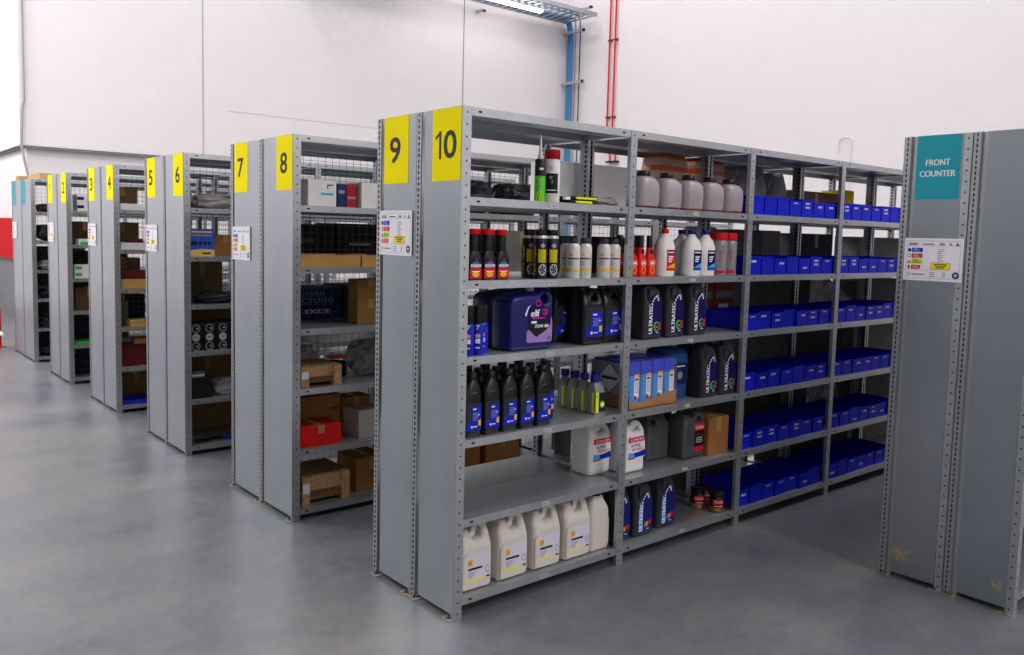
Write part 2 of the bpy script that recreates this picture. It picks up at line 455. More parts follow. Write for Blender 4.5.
def sign_mesh(text, w, h, m, tm, cap):
    mb = MB().box(0, .0012, 0, w, 0, h, m)
    if isinstance(text, str):
        def digit(c, y, ww):
            for dz in (-.0022, 0, .0022): mb.text(c, y, h * .5 + dz, cap + .002, .0016 + dz * .01, tm, w=ww, bold=.0024)
            if c == '1':
                t0 = h * .5 + cap / 2
                mb.poly([(y - .034, t0 - .034), (y - .034, t0 - .021), (y - .004, t0), (y + .004, t0), (y + .002, t0 - .012), (y - .006, t0 - .016)], .0018, tm)
        if text == '10': digit('1', w * .28, .011); digit('0', w * .63, .088)
        else: digit(text, w * .46, .011 if text == '1' else .086)
    else:
        for s, y, z, hh, ww in text: mb.text(s, y, z, hh, .0016, tm, w=ww, bold=.0012)
    return mb.mesh('number_sign')

def notice_mesh():
    w, h = .275, .205
    mb = MB().box(0, .003, 0, w, 0, h, PAPER)
    x = .0034
    ln = lambda y0, y1, z0, z1, m: mb.quad(y0, y1, z0, z1, x, m)
    f = .012
    for q in ((f, w - f, f, f + .0012), (f, w - f, h - f - .0012, h - f), (f, f + .0012, f, h - f), (w - f - .0012, w - f, f, h - f)): ln(*q, GREYP)
    ln(f, w - f, .168, .1688, GREYP); ln(f, w - f, .05, .0508, GREYP); ln(.11, .1108, f, .05, GREYP)
    ln(.02, .065, .178, .182, BLACKM); ln(.02, .06, .171, .1745, BLACKM); ln(.085, .14, .1745, .179, BLACKM); ln(.165, .19, .172, .183, GREYP); ln(.21, .222, .172, .183, GREYP)
    ln(.24, .256, .171, .177, BLACKM); mb.disc(.248, .181, .005, x, TEAL)
    for i, m in enumerate((BLUEP, REDP, mat('lime_print', '#c3d417', .5), REDP)):
        z = .147 - i * .0275
        ln(.036, .088 - (.008 if i == 3 else 0), z - .010, z + .011, m)
        for k in range(3): mb.quad(.044, .078 - .006 * k, z - .006 + k * .006, z - .0045 + k * .006, x + .0004, PAPER if i != 2 else BLACKM)
        if i == 0: mb.disc(.025, z, .009, x, BLUEP)
        elif i == 2: mb.poly([(.015, z - .009), (.035, z - .009), (.025, z + .009)], x, BLACKM); mb.poly([(.0185, z - .007), (.0315, z - .007), (.025, z + .005)], x + .0004, AMBER)
        elif i == 1: mb.disc(.025, z, .009, x, REDP); mb.disc(.025, z, .006, x + .0004, PAPER)
        else: ln(.020, .030, z - .009, z + .009, REDP)
    for k in range(9): ln(.158, .190 - .006 * (k % 3), .150 - k * .009, .154 - k * .009, GREYP if k % 3 else mat('pink_print', '#caa3a8', .6))
    ln(.128, .220, .056, .089, REDP)
    mb.quad(.130, .218, .058, .087, x + .0004, mat('warning_yellow', '#ece61a', .5))
    for k in range(3): mb.quad(.142 + .006 * k, .206 - .006 * k, .079 - k * .008, .083 - k * .008, x + .0008, BLACKM)
    mb.disc(.026, .03, .009, x, GREYP); mb.disc(.026, .03, .006, x + .0004, PAPER); ln(.04, .1, .027, .033, GREYP)
    for k in range(3): ln(.125, .15, .02 + k * .009, .024 + k * .009, mat('lilac_print', '#a68bb5', .6)); ln(.185, .2, .02 + k * .009, .024 + k * .009, GREYP)
    mb.disc(.247, .031, .0165, x, mat('deep_blue_print', '#1a3477', .5)); mb.disc(.247, .031, .007, x + .0004, PAPER)
    mb.quad(.243, .251, .028, .031, x + .0008, MATS['deep_blue_print'])
    return mb.mesh('load_notice')
NOTICE = notice_mesh()

def shelving(label, x0, x1, s, nb, y0=0.0, levels=LEV, sign=None, sign_left=False, notice=None, mesh=False, tickets=False, strip_right=0.0, panel_drop=.028, sheet=False):
    """one run from x0 to x1, open towards s; its end panel looks along -y"""
    d = x1 - x0
    t = empty('shelving_run', (x0, y0, 0))
    tag(t, label, 'shelving', 'steel shelving runs')
    for k in range(nb + 1):
        for sx, px in ((-1, 0.0), (1, d)):
            p = link('upright_post', POST[sx], t, (px, k * PITCH + (.02 if k else 0), 0))
            if k == 0 or (sx == s and k < 4): link('foot_plate', FOOTM, p, (-sx * .032, .03 if k else .012, 0))
    sms = (shelf_mesh(round(d, 4), .02), shelf_mesh(round(d, 4)))
    for k in range(nb):
        for i, z in enumerate(levels):
            sh = link('shelf', sms[1 if k else 0], t, (0, k * PITCH + PW + (.022 if k else .002), z))
            if tickets and i < 6: link('shelf_label', SLABEL, sh, (d - .0008 if s > 0 else .0008, (PITCH - PW) / 2, -.018), 0 if s > 0 else PI)
        if sheet: MB().box(0, .001, 0, PITCH - PW - .01, .06, H - .02, PANEL).build('light_blocking_sheet', t, (.002 if s > 0 else d - .003, k * PITCH + PW + .015, 0))  # unseen sheet added to block light passing through the run
        if mesh: link('back_mesh', WIREM, t, (.012 if s > 0 else d - .012, k * PITCH + PW + .015, 0))
    a = .062; pr = d - strip_right
    pm = MB()
    pm.box(a, pr, -.004, -.0025, panel_drop, H, PANEL)                 # face sheet
    pm.box(a, a + .0015, -.0025, 0, panel_drop, H, PANEL); pm.box(pr - .0015, pr, -.0025, 0, panel_drop, H, PANEL)
    pm.box(a, pr, -.0025, 0, H - .0015, H, PANEL)
    ep = pm.build('end_panel', t)
    # lip of the slotted upright standing beside the panel
    lm = MB(); plate(lm, (0, -.004, 0), (.034, 0, 0), (0, 0, H), (0, -1, 0), SLOTN if strip_right else SLOT); lm.box(0, .0015, -.004, .002, 0, H, STEEL)
    dp = .010 if strip_right else .030
    lm.box(.0325, .061, dp - .002, dp, 0, H, STEEL); lm.box(.0325, .034, -.0035, dp, 0, H, STEEL)
    lm.build('slotted_strip', t)
    if strip_right:
        lm = MB(); plate(lm, (d - strip_right + .002, -.004, 0), (strip_right - .004, 0, 0), (0, 0, H), (0, -1, 0), ROUND)
        lm.build('punched_strip', t)
    if sign:
        me, wd = sign
        link('number_sign', me, ep, ((a + .002) if sign_left else (pr - wd - .004), -.0042, 1.895), -PI / 2)
    if notice is not None:
        link('load_notice', NOTICE, ep, (.036, -.0065, notice), -PI / 2)
    return t

SIGN = lambda n: (sign_mesh(str(n), .205, .303, YEL, BLACKM, .112), .205)
TEALS = (sign_mesh([('FRONT', .1025, .175, .029, .112), ('COUNTER', .1025, .122, .029, .165)], .205, .303, TEAL, WHITE, .1), .205)
TEALB = (sign_mesh([], .205, .303, TEAL, WHITE, .1), .205)
runs = [(10, -.332, 0, 1), (9, -.666, -.334, -1), (8, -2.005, -1.563, 1), (7, -2.448, -2.007, -1), (6, -3.757, -3.316, 1), (5, -4.200, -3.759, -1),
        (4, -5.515, -5.075, 1), (3, -5.957, -5.517, -1), (2, -7.226, -6.786, 1), (1, -7.666, -7.228, -1)]
LOW = [.065, .41, .765, 1.11, 1.46, 1.81, 2.2]
for n, x0, x1, s in runs:
    shelving('galvanised steel shelving run with yellow number %d sign on its end panel' % n, x0, x1, s, 5 if n > 8 else 4 if n > 6 else 3,
             levels=LEV if n > 8 else LOW, sign=SIGN(n), sign_left=(s < 0),
             notice=(1.567 if n == 9 else 1.478) if s < 0 else None, mesh=(s > 0 and n < 10), tickets=(n in (10, 8)))
for n, x0, x1, s in ((0, -9.111, -8.526, 1), (-1, -9.70, -9.113, -1)):
    shelving('galvanised steel shelving run with blue sign, ' + ('nearer the number 1 run' if n == 0 else 'leftmost in the photo'), x0, x1, s, 3,
             levels=LOW, sign=TEALB, sign_left=True, notice=1.478 if s < 0 else None, mesh=(s > 0))
fc1 = shelving('galvanised steel shelving run with teal FRONT COUNTER sign, right of the aisle', .858, 1.176, -1, 3, y0=2.065, sign=TEALS, sign_left=True, notice=1.503, strip_right=.04)
fc2 = shelving('galvanised steel shelving run with plain end panel at the right edge', 1.178, 1.49, 1, 3, y0=2.065, strip_right=.035, sheet=True)

DUST = mat('dry_dust', '#a4957f', .85, var=.3, scale=60)
def dust(run, fans):
    ep = [c for c in run.children if c.name.startswith('end_panel')][0]
    mb = MB()
    for x, z, fan in fans:
        pts = [(x + r * math.cos(a), z + r * math.sin(a)) for a, r in fan]
        mb.add([(x, -.0044, z)] + [(p, -.0044, q) for p, q in pts], [(0, i, i + 1) for i in range(1, len(pts))], DUST)
    mb.build('dust_mark', ep)
dust(fc1, [(.072, .1, [(-.2, .03), (.1, .11), (.35, .05), (.6, .13), (.85, .05), (1.1, .12), (1.4, .045), (1.7, .08), (2.2, .02)])])
dust(fc2, [(.245, .09, [(.8, .02), (1.4, .07), (1.7, .03), (2.1, .08), (2.5, .03), (2.9, .04)])])
# ---------------------------------------------------------------- containers
def cap(mb_name, par, r, z0, z1, m, cx=0, cy=0, n=18):
    mb = MB().lathe([(r * .96, z0), (r, z0 + .002), (r, z1 - .003), (r * .9, z1)], m, n, cx, cy)
    return mb.build(mb_name, par)

LAV = mat('lavender_label', '#d8d3e3', .45)
CREAM = mat('cream_plastic', '#d6d0c7', .38)
def k_coolant():
    t = empty('coolant_jug')
    out = fillet([(-.088, 0, .02), (.088, 0, .02), (.09, .2, .04), (.078, .305, .025), (.018, .31, .03), (-.016, .264, .02), (-.022, .264, 0), (-.024, .278, .004), (-.066, .278, .004), (-.066, .258, .01), (-.086, .222, .025)])
    hole = fillet([(-.014, .226, .012), (.042, .226, .014), (.05, .268, .016), (.026, .282, .012), (.006, .262, .012)])
    mb = MB().addmesh(slab(out, [hole], .135, .022, 3, (.2, .66)), CREAM)
    arch = fillet([(-.08, .01, .02), (.08, .01, .02), (.08, .195, .02), (.03, .207, .05), (-.04, .196, .05), (-.08, .165, .03)])
    mb.addmesh(slab(arch, [], .02, .006, 1), CREAM, (.004, 0, 0)); mb.build('body', t)
    cap('cap', t, .024, .276, .297, BLACK, -.0675, -.045)
    x = .0045
    lb = MB().quad(-.062, .074, .042, .165, x, LAV)
    lb.quad(-.052, -.026, .118, .146, x + .0005, AMBER); lb.text('A', -.039, .132, .014, x + .001, REDP)
    lb.quad(-.05, .03, .098, .108, x + .0005, BLACKM)
    for k in range(4): lb.quad(-.05, -.005 - .006 * k, .088 - k * .008, .091 - k * .008, x + .0005, GREYP)
    lb.disc(.058, .088, .011, x + .0005, GREYP, ry=.017); lb.disc(.058, .088, .008, x + .001, LAV, ry=.013)
    lb.quad(-.062, .05, .046, .058, x + .0005, mat('pale_yellow', '#f1e067', .5)); lb.quad(.052, .072, .05, .058, x + .0005, BLACKM)
    lb.build('label', t)
    return t

ELFB = mat('elf_blue', '#141464', .3, spec=.35)
def k_elf():
    t = empty('oil_jug')
    out = fillet([(-.132, 0, .02), (.132, 0, .02), (.132, .215, .04), (.126, .286, .02), (.088, .288, .01), (.05, .268, .02), (.02, .268, .02), (-.04, .262, .02), (-.132, .25, .04)])
    hole = fillet([(.058, .215, .01), (.096, .215, .015), (.098, .25, .012), (.08, .258, .012), (.06, .245, .01)])
    MB().addmesh(slab(out, [hole], .145, .022, 3, (.235, .35)), ELFB).build('body', t)
    cap('cap', t, .019, .262, .29, mat('pale_cap', '#b9bac0', .4), -.06, .03)
    x = .0008; PUR = mat('purple_label', '#9d80c0', .45); MAG = mat('magenta_print', '#c3209a', .45)
    lb = MB()
    lb.poly(fillet([(.0, .035, .01), (.122, .035, .01), (.122, .15, .04), (.06, .14, .02), (.0, .085, .01)]), x, PUR)
    lb.poly(fillet([(.02, .085, .0), (.055, .065, .0), (.115, .105, .02), (.112, .16, .03), (.06, .215, .03), (.01, .19, .03), (.0, .13, .02)]), x + .0006, NAVY)
    lb.poly(fillet([(.0, .10, .01), (.045, .058, .0), (.1, .09, .02), (.118, .13, .02), (.06, .125, .02)]), x + .0009, BLACKM)
    lb.poly(fillet([(-.012, .155, .02), (.002, .19, .02), (.016, .2, 0), (.004, .18, .02), (-.004, .15, 0)]), x + .0012, PAPER)
    lb.text('elf', .038, .162, .030, x + .0014, PAPER, bold=.0015); lb.disc(.084, .166, .015, x + .0014, REDP); lb.disc(.078, .166, .008, x + .0017, BLUEP)
    lb.disc(.052, .205, .014, x + .0012, MAG); lb.poly([(.044, .212), (.060, .212), (.052, .226)], x + .0012, MAG); lb.disc(.052, .205, .009, x + .0015, NAVY)
    lb.quad(.022, .085, .137, .143, x + .0014, MAG); lb.quad(.02, .045, .118, .128, x + .0014, PAPER)
    lb.text('75W-80', .07, .105, .014, x + .0014, PAPER, bold=.0008); lb.text('5L', .108, .05, .016, x + .0014, NAVY)
    lb.v = [(a, .124 + (b - .124) * 1.28, .035 + (c - .035) * 1.06) for a, b, c in lb.v]
    lb.build('label', t)
    return t

def oil_label(lb, w, z0, z1, x):
    a = -w / 2
    lb.quad(a, a + w, z0, z0 + (z1 - z0) * .34, x, BLUEP); lb.quad(a + w * .34, a + w, z0 + (z1 - z0) * .34, z1, x, BLUEP)
    h = z1 - z0
    lb.disc(a + w * .36, z0 + h * .15, w * .075, x + .0005, AMBER, 12); lb.disc(a + w * .36, z0 + h * .15, w * .05, x + .0008, PAPER, 12); lb.quad(a + w * .48, a + w * .72, z0 + h * .13, z0 + h * .17, x + .0005, PAPER)
    lb.quad(a + w * .8, a + w * .98, z0 + h * .18, z0 + h * .42, x + .0005, AMBER)
    lb.quad(a + w * .42, a + w * .66, z1 - h * .14, z1 - h * .08, x + .0005, PAPER)
    for k in range(6): lb.quad(a + w * .42, a + w * (.72 + .05 * (k % 3)), z0 + h * (.42 + .06 * k), z0 + h * (.445 + .06 * k), x + .0005, GREYP)
    lb.quad(a + w * .76, a + w * .9, z0 + h * .62, z0 + h * .66, x + .0005, PAPER)

def k_oil1():
    t = empty('oil_bottle')
    w = .09
    mb = MB().rrings([(0, 0, 0, .062, w - .008, .014), (.006, 0, 0, .068, w, .016), (.175, 0, 0, .068, w, .016), (.205, 0, .001, .066, w - .004, .02), (.228, 0, .004, .058, .072, .024), (.243, 0, .008, .046, .05, .022), (.252, 0, .01, .04, .04, .019)], BLACK)
    mb.path([(.03, -.04, .165), (.0335, -.025, .186), (.034, .0, .194), (.0335, .025, .19), (.03, .04, .178)], .004, BLACK, 6)
    mb.build('body', t)
    cap('cap', t, .0235, .25, .28, BLACK, 0, .01)
    lb = MB().quad(-.04, .04, .028, .15, .0342, mat('smoke_label', '#2c3036', .5)); oil_label(lb, .078, .03, .135, .0347); lb.build('label', t)
    return t

def k_oil5():
    t = empty('oil_jug')
    out = fillet([(-.072, 0, .015), (.072, 0, .015), (.072, .2, .03), (.052, .272, .02), (.012, .275, .02), (-.018, .25, .012), (-.03, .25, 0), (-.03, .268, .004), (-.062, .268, .004), (-.062, .245, .01), (-.072, .2, .03)])
    hole = fillet([(-.008, .215, .01), (.034, .215, .014), (.036, .25, .012), (.014, .256, .012)])
    MB().addmesh(slab(out, [hole], .132, .02, 3, (.2, .5)), BLACK).build('body', t)
    cap('cap', t, .022, .267, .283, BLACK, -.05, -.046)
    lb = MB().quad(-.06, .062, .035, .185, .0006, MATS.get('smoke_label') or mat('smoke_label', '#2c3036', .5)); oil_label(lb, .116, .04, .16, .0012); lb.build('label', t)
    return t

GUN = mat('dark_grey_plastic', '#35353a', .4)
def k_ultra(lightblue=False):
    def f():
        t = empty('engine_oil_jug')
        w = .15
        out = fillet([(-.075, 0, .012), (.075, 0, .012), (.075, .175, .05), (.06, .262, .03), (.02, .29, .02), (-.03, .29, .015), (-.062, .27, .02), (-.075, .2, .04)])
        hole = fillet([(-.052, .2, .01), (-.03, .2, .01), (-.012, .258, .01), (-.034, .265, .01)])
        mb = MB().addmesh(slab(out, [hole], .11, .02, 3, (.19, .4)), GUN); mb.build('body', t)
        cap('cap', t, .02, .283, .302, RED if lightblue else BLACK, -.055, .0)
        x = .0008
        lab = fillet([(-.042, .025, .006), (.064, .025, .01), (.068, .12, .03), (.056, .19, .03), (.02, .238, .03), (-.012, .232, .02), (-.042, .16, .03)], 5)
        lb = MB().poly(lab, x, mat('dark_blue_label', '#122072', .45) if lightblue else NAVY)
        if lightblue: lb.poly(fillet([(-.042, .026, .004), (-.012, .026, .004), (-.012, .19, .01), (-.042, .15, .01)]), x + .0004, mat('sky_print', '#4aa5e6', .5))
        lb.text('ULTRATEC', -.025, .106, .027, x + .001, PAPER, rot=PI / 2, w=.152, bold=.0016)
        if lightblue:
            for q, (yy, m) in enumerate(((.01, mat('green_print', '#5ab03c', .5)), (.024, AMBER), (.038, REDP), (.05, REDP))): lb.quad(yy - .008, yy + .003, .045 + .004 * q, .07 + .004 * q, x + .0008, m)
        else:
            lb.disc(.022, .066, .022, x + .0008, mat('green_print', '#5ab03c', .5), 20, .026); lb.disc(.026, .066, .015, x + .0011, NAVY, 20, .019)
            lb.quad(.04, .06, .05, .056, x + .0012, REDP); lb.poly([(.044, .085), (.058, .09), (.05, .055), (.042, .055)], x + .0012, REDP); lb.quad(.018, .03, .06, .066, x + .0013, AMBER)
        lb.quad(.02, .04, .032, .036, x + .0008, PAPER)
        for k, (yy, zz) in enumerate(((-.018, .185), (-.01, .2), (.0, .212), (.012, .222), (.022, .226), (.028, .215), (.03, .204))): lb.disc(yy, zz, .0055, x + .0008, PAPER, 8)
        lb.build('label', t)
        return t
    return f

def k_redx():
    t = empty('additive_bottle')
    MB().rrings([(0, 0, 0, .042, .066, .012), (.004, 0, 0, .046, .07, .014), (.098, 0, 0, .046, .07, .014), (.116, 0, 0, .044, .058, .018), (.128, 0, 0, .04, .042, .019)], BLACK).build('body', t)
    MB().lathe([(.0225, .126), (.0235, .13), (.0225, .198)], BLACK, 14).build('neck_sleeve', t)
    cap('cap', t, .0262, .196, .22, RED, n=16)
    x = .0234
    lb = MB().quad(-.031, .031, .008, .094, x, BLACKM)
    lb.poly(fillet([(-.031, .008), (.031, .008), (.031, .05, .01), (.0, .058, .02), (-.031, .05, .01)]), x + .0004, REDP)
    lb.disc(0, .024, .019, x + .0007, AMBER, 16, .011); lb.poly([(-.022, .068), (.022, .068), (.012, .08), (-.012, .08)], x + .0004, mat('mid_blue_print', '#1d6fc0', .5))
    lb.quad(-.027, .027, .056, .068, x + .0006, PAPER); lb.text('REDEX', 0, .062, .009, x + .001, BLACKM, w=.046)
    lb.quad(-.02, .02, .034, .039, x + .001, PAPER); lb.disc(.003, .088, .005, x + .0006, REDP, 8)
    lb.build('label', t)
    return t

def k_can(name, r, h, bodym, capm, caph, label, capr=None, rim=True):
    def f():
        t = empty(name)
        b = h - caph
        prof = [(r * .94, 0), (r, .004), (r, b - .014), (r * .86, b - .002), (r * .8, b)] if capr is None else [(r * .94, 0), (r, .004), (r, b - .02), (r * .93, b - .009), (r * capr, b)]
        MB().lathe(prof, bodym, 24).build('body', t)
        if rim and not capr: MB().lathe([(r * 1.0, b - .011), (r * 1.01, b - .006), (r * .93, b + .0015), (r * .86, b + .002)], mat('bright_rim', '#d5d6d8', .3, .5), 20).build('rim', t)
        cap('cap', t, r * capr * .97 if capr else r * .84 if rim else r * .97, b - .001, h, capm, n=20)
        lb = label(r)
        if lb: lb.wrap(r).build('label', t)
        return t
    return f

def l_tyre(r):
    x = .0005; W = PI * r * .95; lb = MB()
    lb.band(-W * .5, W * .5, .01, .165, x, BLACKM, 14)
    lb.band(-.008, .03, .075, .135, x + .0004, mat('olive_yellow', '#c9b91e', .5), 6)
    lb.disc(.012, .152, .013, x + .0008, mat('lilac_badge', '#a9a3e0', .5), 4)
    lb.text('Tyre repair', -.024, .085, .017, x + .0008, MATS['olive_yellow'], rot=PI / 2, w=.145, bold=.0008)
    lb.disc(.014, .042, .02, x + .0005, mat('silver_print', '#b9b9bf', .4), 14, .027); lb.disc(.014, .042, .014, x + .0008, BLACKM, 14, .02)
    for a in range(5): lb.poly([(.014 + .014 * math.cos(a * 1.256 + q) * (1 if k < 2 else .2), .042 + .02 * math.sin(a * 1.256 + q) * (1 if k < 2 else .2)) for k, q in ((0, -.18), (1, .18), (2, .18), (3, -.18))], x + .001, MATS['silver_print'])
    return lb
SILV = mat('silver_can', '#d9d7d6', .35, .1)
def l_silver(r):
    x = .0005; lb = MB()
    lb.band(-r * 1.6, r * 1.6, .03, .045, x, mat('pale_amber', '#e7c05c', .5), 16)
    lb.poly([(-.02, .105), (.0, .105), (-.01, .126)], x + .0006, AMBER)
    lb.band(-.026, .032, .09, .096, x + .0006, BLACKM, 6)
    for k in range(3): lb.band(-.024, .0, .078 - k * .007, .081 - k * .007, x + .0006, GREYP, 3)
    return lb
def l_redcan(r):
    x = .0005; lb = MB().band(-.034, .034, .01, .17, x, mat('silver_grey_print', '#8e8f93', .45), 10)
    lb.text('cute', .0, .11, .02, x + .0006, REDP, rot=PI / 2, w=.07); lb.band(-.03, .03, .012, .03, x + .0006, REDP, 6)
    return lb
def l_white(r):
    x = .0005; lb = MB().band(-.026, .036, .04, .13, x, BLACKM, 10)
    lb.band(-.02, .026, .052, .056, x + .0006, PAPER, 6); lb.disc(.0, .112, .008, x + .0008, GREYP, 8); lb.quad(.004, .01, .085, .1, x + .0008, GREYP); lb.disc(.0, .155, .009, x + .0006, mat('pinkish', '#d8b4b4', .5), 10)
    return lb
def l_blue(r):
    x = .0005; lb = MB()
    lb.disc(0, .085, .012, x, mat('pink_badge', '#e3a8a8', .5), 12, .009); lb.band(-.011, .011, .052, .072, x, PAPER, 4); lb.band(-.009, .009, .03, .036, x, PAPER, 4)
    lb.poly([(-.008, .132), (.008, .132), (-.002, .112), (-.007, .112), (.002, .127), (-.008, .127)], x, PAPER)
    return lb
def l_tin(r):
    x = .0005; lb = MB().band(-PI * r, PI * r, .004, .03, x - .0002, COPPER, 24); lb.band(-.036, .036, .045, .075, x, REDP, 10)
    lb.text('Carlube', 0, .062, .014, x + .0006, PAPER, w=.052); lb.band(-.034, .034, .028, .044, x, BLACKM, 8); lb.band(-.026, .026, .034, .038, x + .0005, PAPER, 6)
    return lb

GREYB = mat('silver_grey_plastic', '#858689', .38, .15)
def k_silver1():
    t = empty('gear_oil_bottle')
    MB().rrings([(0, 0, 0, .062, .07, .01), (.005, 0, 0, .066, .076, .012), (.115, 0, 0, .066, .076, .012), (.14, 0, -.006, .05, .06, .016), (.158, 0, -.012, .03, .034, .014), (.165, 0, -.012, .028, .028, .0135)], GREYB).build('body', t)
    cap('cap', t, .0235, .163, .196, mat('royal_blue_cap', '#1b1f78', .4), 0, -.012)
    x = .0335
    lb = MB().quad(-.012, .034, .012, .11, x, mat('dark_teal_label', '#12202c', .5)); lb.quad(-.034, -.014, .01, .112, x, mat('acid_yellow', '#e6ea12', .45))
    lb.disc(.012, .05, .017, x + .0005, mat('lime_badge', '#a8c21c', .5), 14); lb.disc(.012, .048, .011, x + .0008, PAPER, 12)
    lb.quad(-.028, -.022, .085, .1, x + .0005, BLACKM)
    lb.build('label', t); lb = MB()
    y = -.0385   # the yellow band carries on round the narrow side
    lb.add([(.008, y, .01), (.022, y, .01), (.022, y, .112), (.008, y, .112)], [(0, 1, 2, 3)], MATS['acid_yellow'])
    lb.build('side_label', t)
    return t

def k_tallred():
    t = empty('additive_bottle')
    M = mat('scarlet_plastic', '#d8231c', .38)
    MB().rrings([(0, 0, 0, .046, .056, .012), (.004, 0, 0, .05, .06, .014), (.088, 0, 0, .05, .06, .014), (.112, 0, 0, .036, .04, .016), (.15, 0, 0, .028, .03, .013)], M).build('body', t)
    cap('cap', t, .0165, .149, .212, BLACK, n=14)
    lb = MB().disc(0, .07, .019, .0256, PAPER, 16, .014); lb.disc(0, .07, .016, .026, M, 16, .011); lb.quad(-.012, .012, .066, .074, .0263, PAPER); lb.disc(0, .034, .016, .0256, AMBER, 12, .018); lb.disc(0, .034, .012, .026, M, 12, .014)
    lb.quad(-.01, .01, .118, .14, .0185, BLACKM); lb.build('label', t)
    return t

def k_white1(capm, m1, key):
    def f():
        t = empty('coolant_bottle')
        MB().rrings([(0, 0, 0, .072, .112, .03), (.006, 0, 0, .08, .122, .034), (.155, 0, 0, .08, .122, .036), (.19, 0, 0, .066, .1, .032), (.214, 0, 0, .04, .05, .02), (.228, 0, 0, .034, .034, .0165)], WHITE).build('body', t)
        cap('cap', t, .0205, .226, .25, capm)
        x = .0405
        lb = MB().quad(-.026, .042, .03, .14, x, NAVY if key == 'b' else m1)
        lb.quad(-.026, .042, .03, .042, x + .0005, m1); lb.quad(-.026, .042, .118, .138, x + .0005, BLACKM if key == 'r' else NAVY)
        lb.quad(-.02, .034, .124, .13, x + .001, PAPER)
        for k in range(3): lb.quad(-.012, .026 - .006 * k, .1 - k * .012, .107 - k * .012, x + .0008, PAPER)
        lb.poly([(-.026, .045), (.042, .045), (.042, .07), (.01, .06)], x + .0008, mat('sky_print', '#4aa5e6', .5) if key == 'b' else AMBER)
        lb.build('label', t)
        return t
    return f

def k_bigwhite():
    t = empty('screenwash_jug')
    out = fillet([(-.08, 0, .02), (.08, 0, .02), (.08, .215, .03), (.056, .266, .02), (.015, .272, .02), (-.012, .254, .015), (-.032, .258, 0), (-.032, .274, .004), (-.062, .274, .004), (-.066, .254, .012), (-.08, .215, .03)])
    hole = fillet([(-.012, .215, .012), (.045, .215, .016), (.036, .248, .012), (.0, .242, .01)])
    MB().addmesh(slab(out, [hole], .145, .026, 3, (.205, .5)), WHITE).build('body', t)
    cap('cap', t, .021, .272, .294, WHITE, -.0725, -.047)
    x = .0008
    lb = MB().quad(-.055, .074, .165, .192, x, REDP); lb.text('CONCEN', .012, .178, .014, x + .0006, PAPER, w=.1, bold=.0006)
    lb.quad(-.055, .074, .08, .165, x, PAPER)
    lb.text('ALPINE', .0, .148, .016, x + .0006, mat('indigo_print', '#37398c', .5), w=.075, bold=.0006); lb.text('WASH', .015, .126, .018, x + .0006, REDP, w=.09, bold=.0006)
    lb.poly(fillet([(-.055, .08), (.074, .085), (.074, .12, .01), (.03, .11, .02), (-.055, .105, .01)]), x + .0004, BLUEP); lb.poly(fillet([(-.055, .08), (-.005, .08), (-.01, .108, .01), (-.055, .112)]), x + .0008, MATS['sky_print'] if 'sky_print' in MATS else mat('sky_print', '#4aa5e6', .5))
    lb.quad(-.055, .0, .076, .084, x + .001, REDP)
    lb.build('label', t)
    return t

def k_carlube():
    t = empty('lubricant_can')
    G = mat('graphite_plastic', '#55565a', .35, .2)
    out = fillet([(-.095, 0, .02), (.095, 0, .02), (.095, .2, .03), (.08, .252, .02), (.03, .262, .015), (.0, .235, .015), (-.03, .235, 0), (-.03, .25, .004), (-.07, .25, .004), (-.07, .235, .01), (-.095, .2, .025)])
    hole = fillet([(.008, .205, .01), (.066, .205, .014), (.062, .236, .012), (.034, .24, .01)])
    MB().addmesh(slab(out, [hole], .14, .024, 3, (.2, .4)), G).build('body', t)
    cap('cap', t, .024, .248, .272, BLACK, -.07, -.05)
    x = .0008
    lb = MB().quad(-.005, .082, .04, .195, x, BLACKM); lb.quad(-.005, .082, .155, .195, x + .0005, REDP); lb.text('Carlube', .038, .175, .02, x + .001, PAPER, w=.07, bold=.0005)
    lb.text('ATF-Q', .038, .132, .014, x + .0008, REDP, w=.06); lb.quad(-.005, .082, .04, .066, x + .0005, REDP)
    for k in range(3): lb.quad(.01, .066, .112 - k * .012, .116 - k * .012, x + .0006, PAPER)
    lb.build('label', t)
    return t

TRANSL = mat('milky_plastic', '#c9bdc3', .35, var=.06, scale=3, trans=.45)
def k_milky():
    t = empty('fluid_container')
    MB().rrings([(0, 0, 0, .1, .128, .03), (.008, 0, 0, .122, .15, .04), (.03, 0, 0, .13, .16, .045), (.085, 0, 0, .134, .166, .05), (.13, 0, 0, .13, .16, .05), (.152, 0, 0, .105, .13, .048), (.164, 0, 0, .06, .06, .03)], TRANSL, 5).build('body', t)
    MB().rrings([(.0015, 0, 0, .108, .136, .034), (.006, 0, 0, .1205, .1485, .041), (.011, 0, 0, .1245, .1525, .042)], mat('red_fluid', '#8c1a18', .3), 5).build('fluid', t)
    MB().lathe([(.036, .163), (.037, .166), (.037, .186), (.034, .19)], BLACK, 20).build('cap', t)
    return t

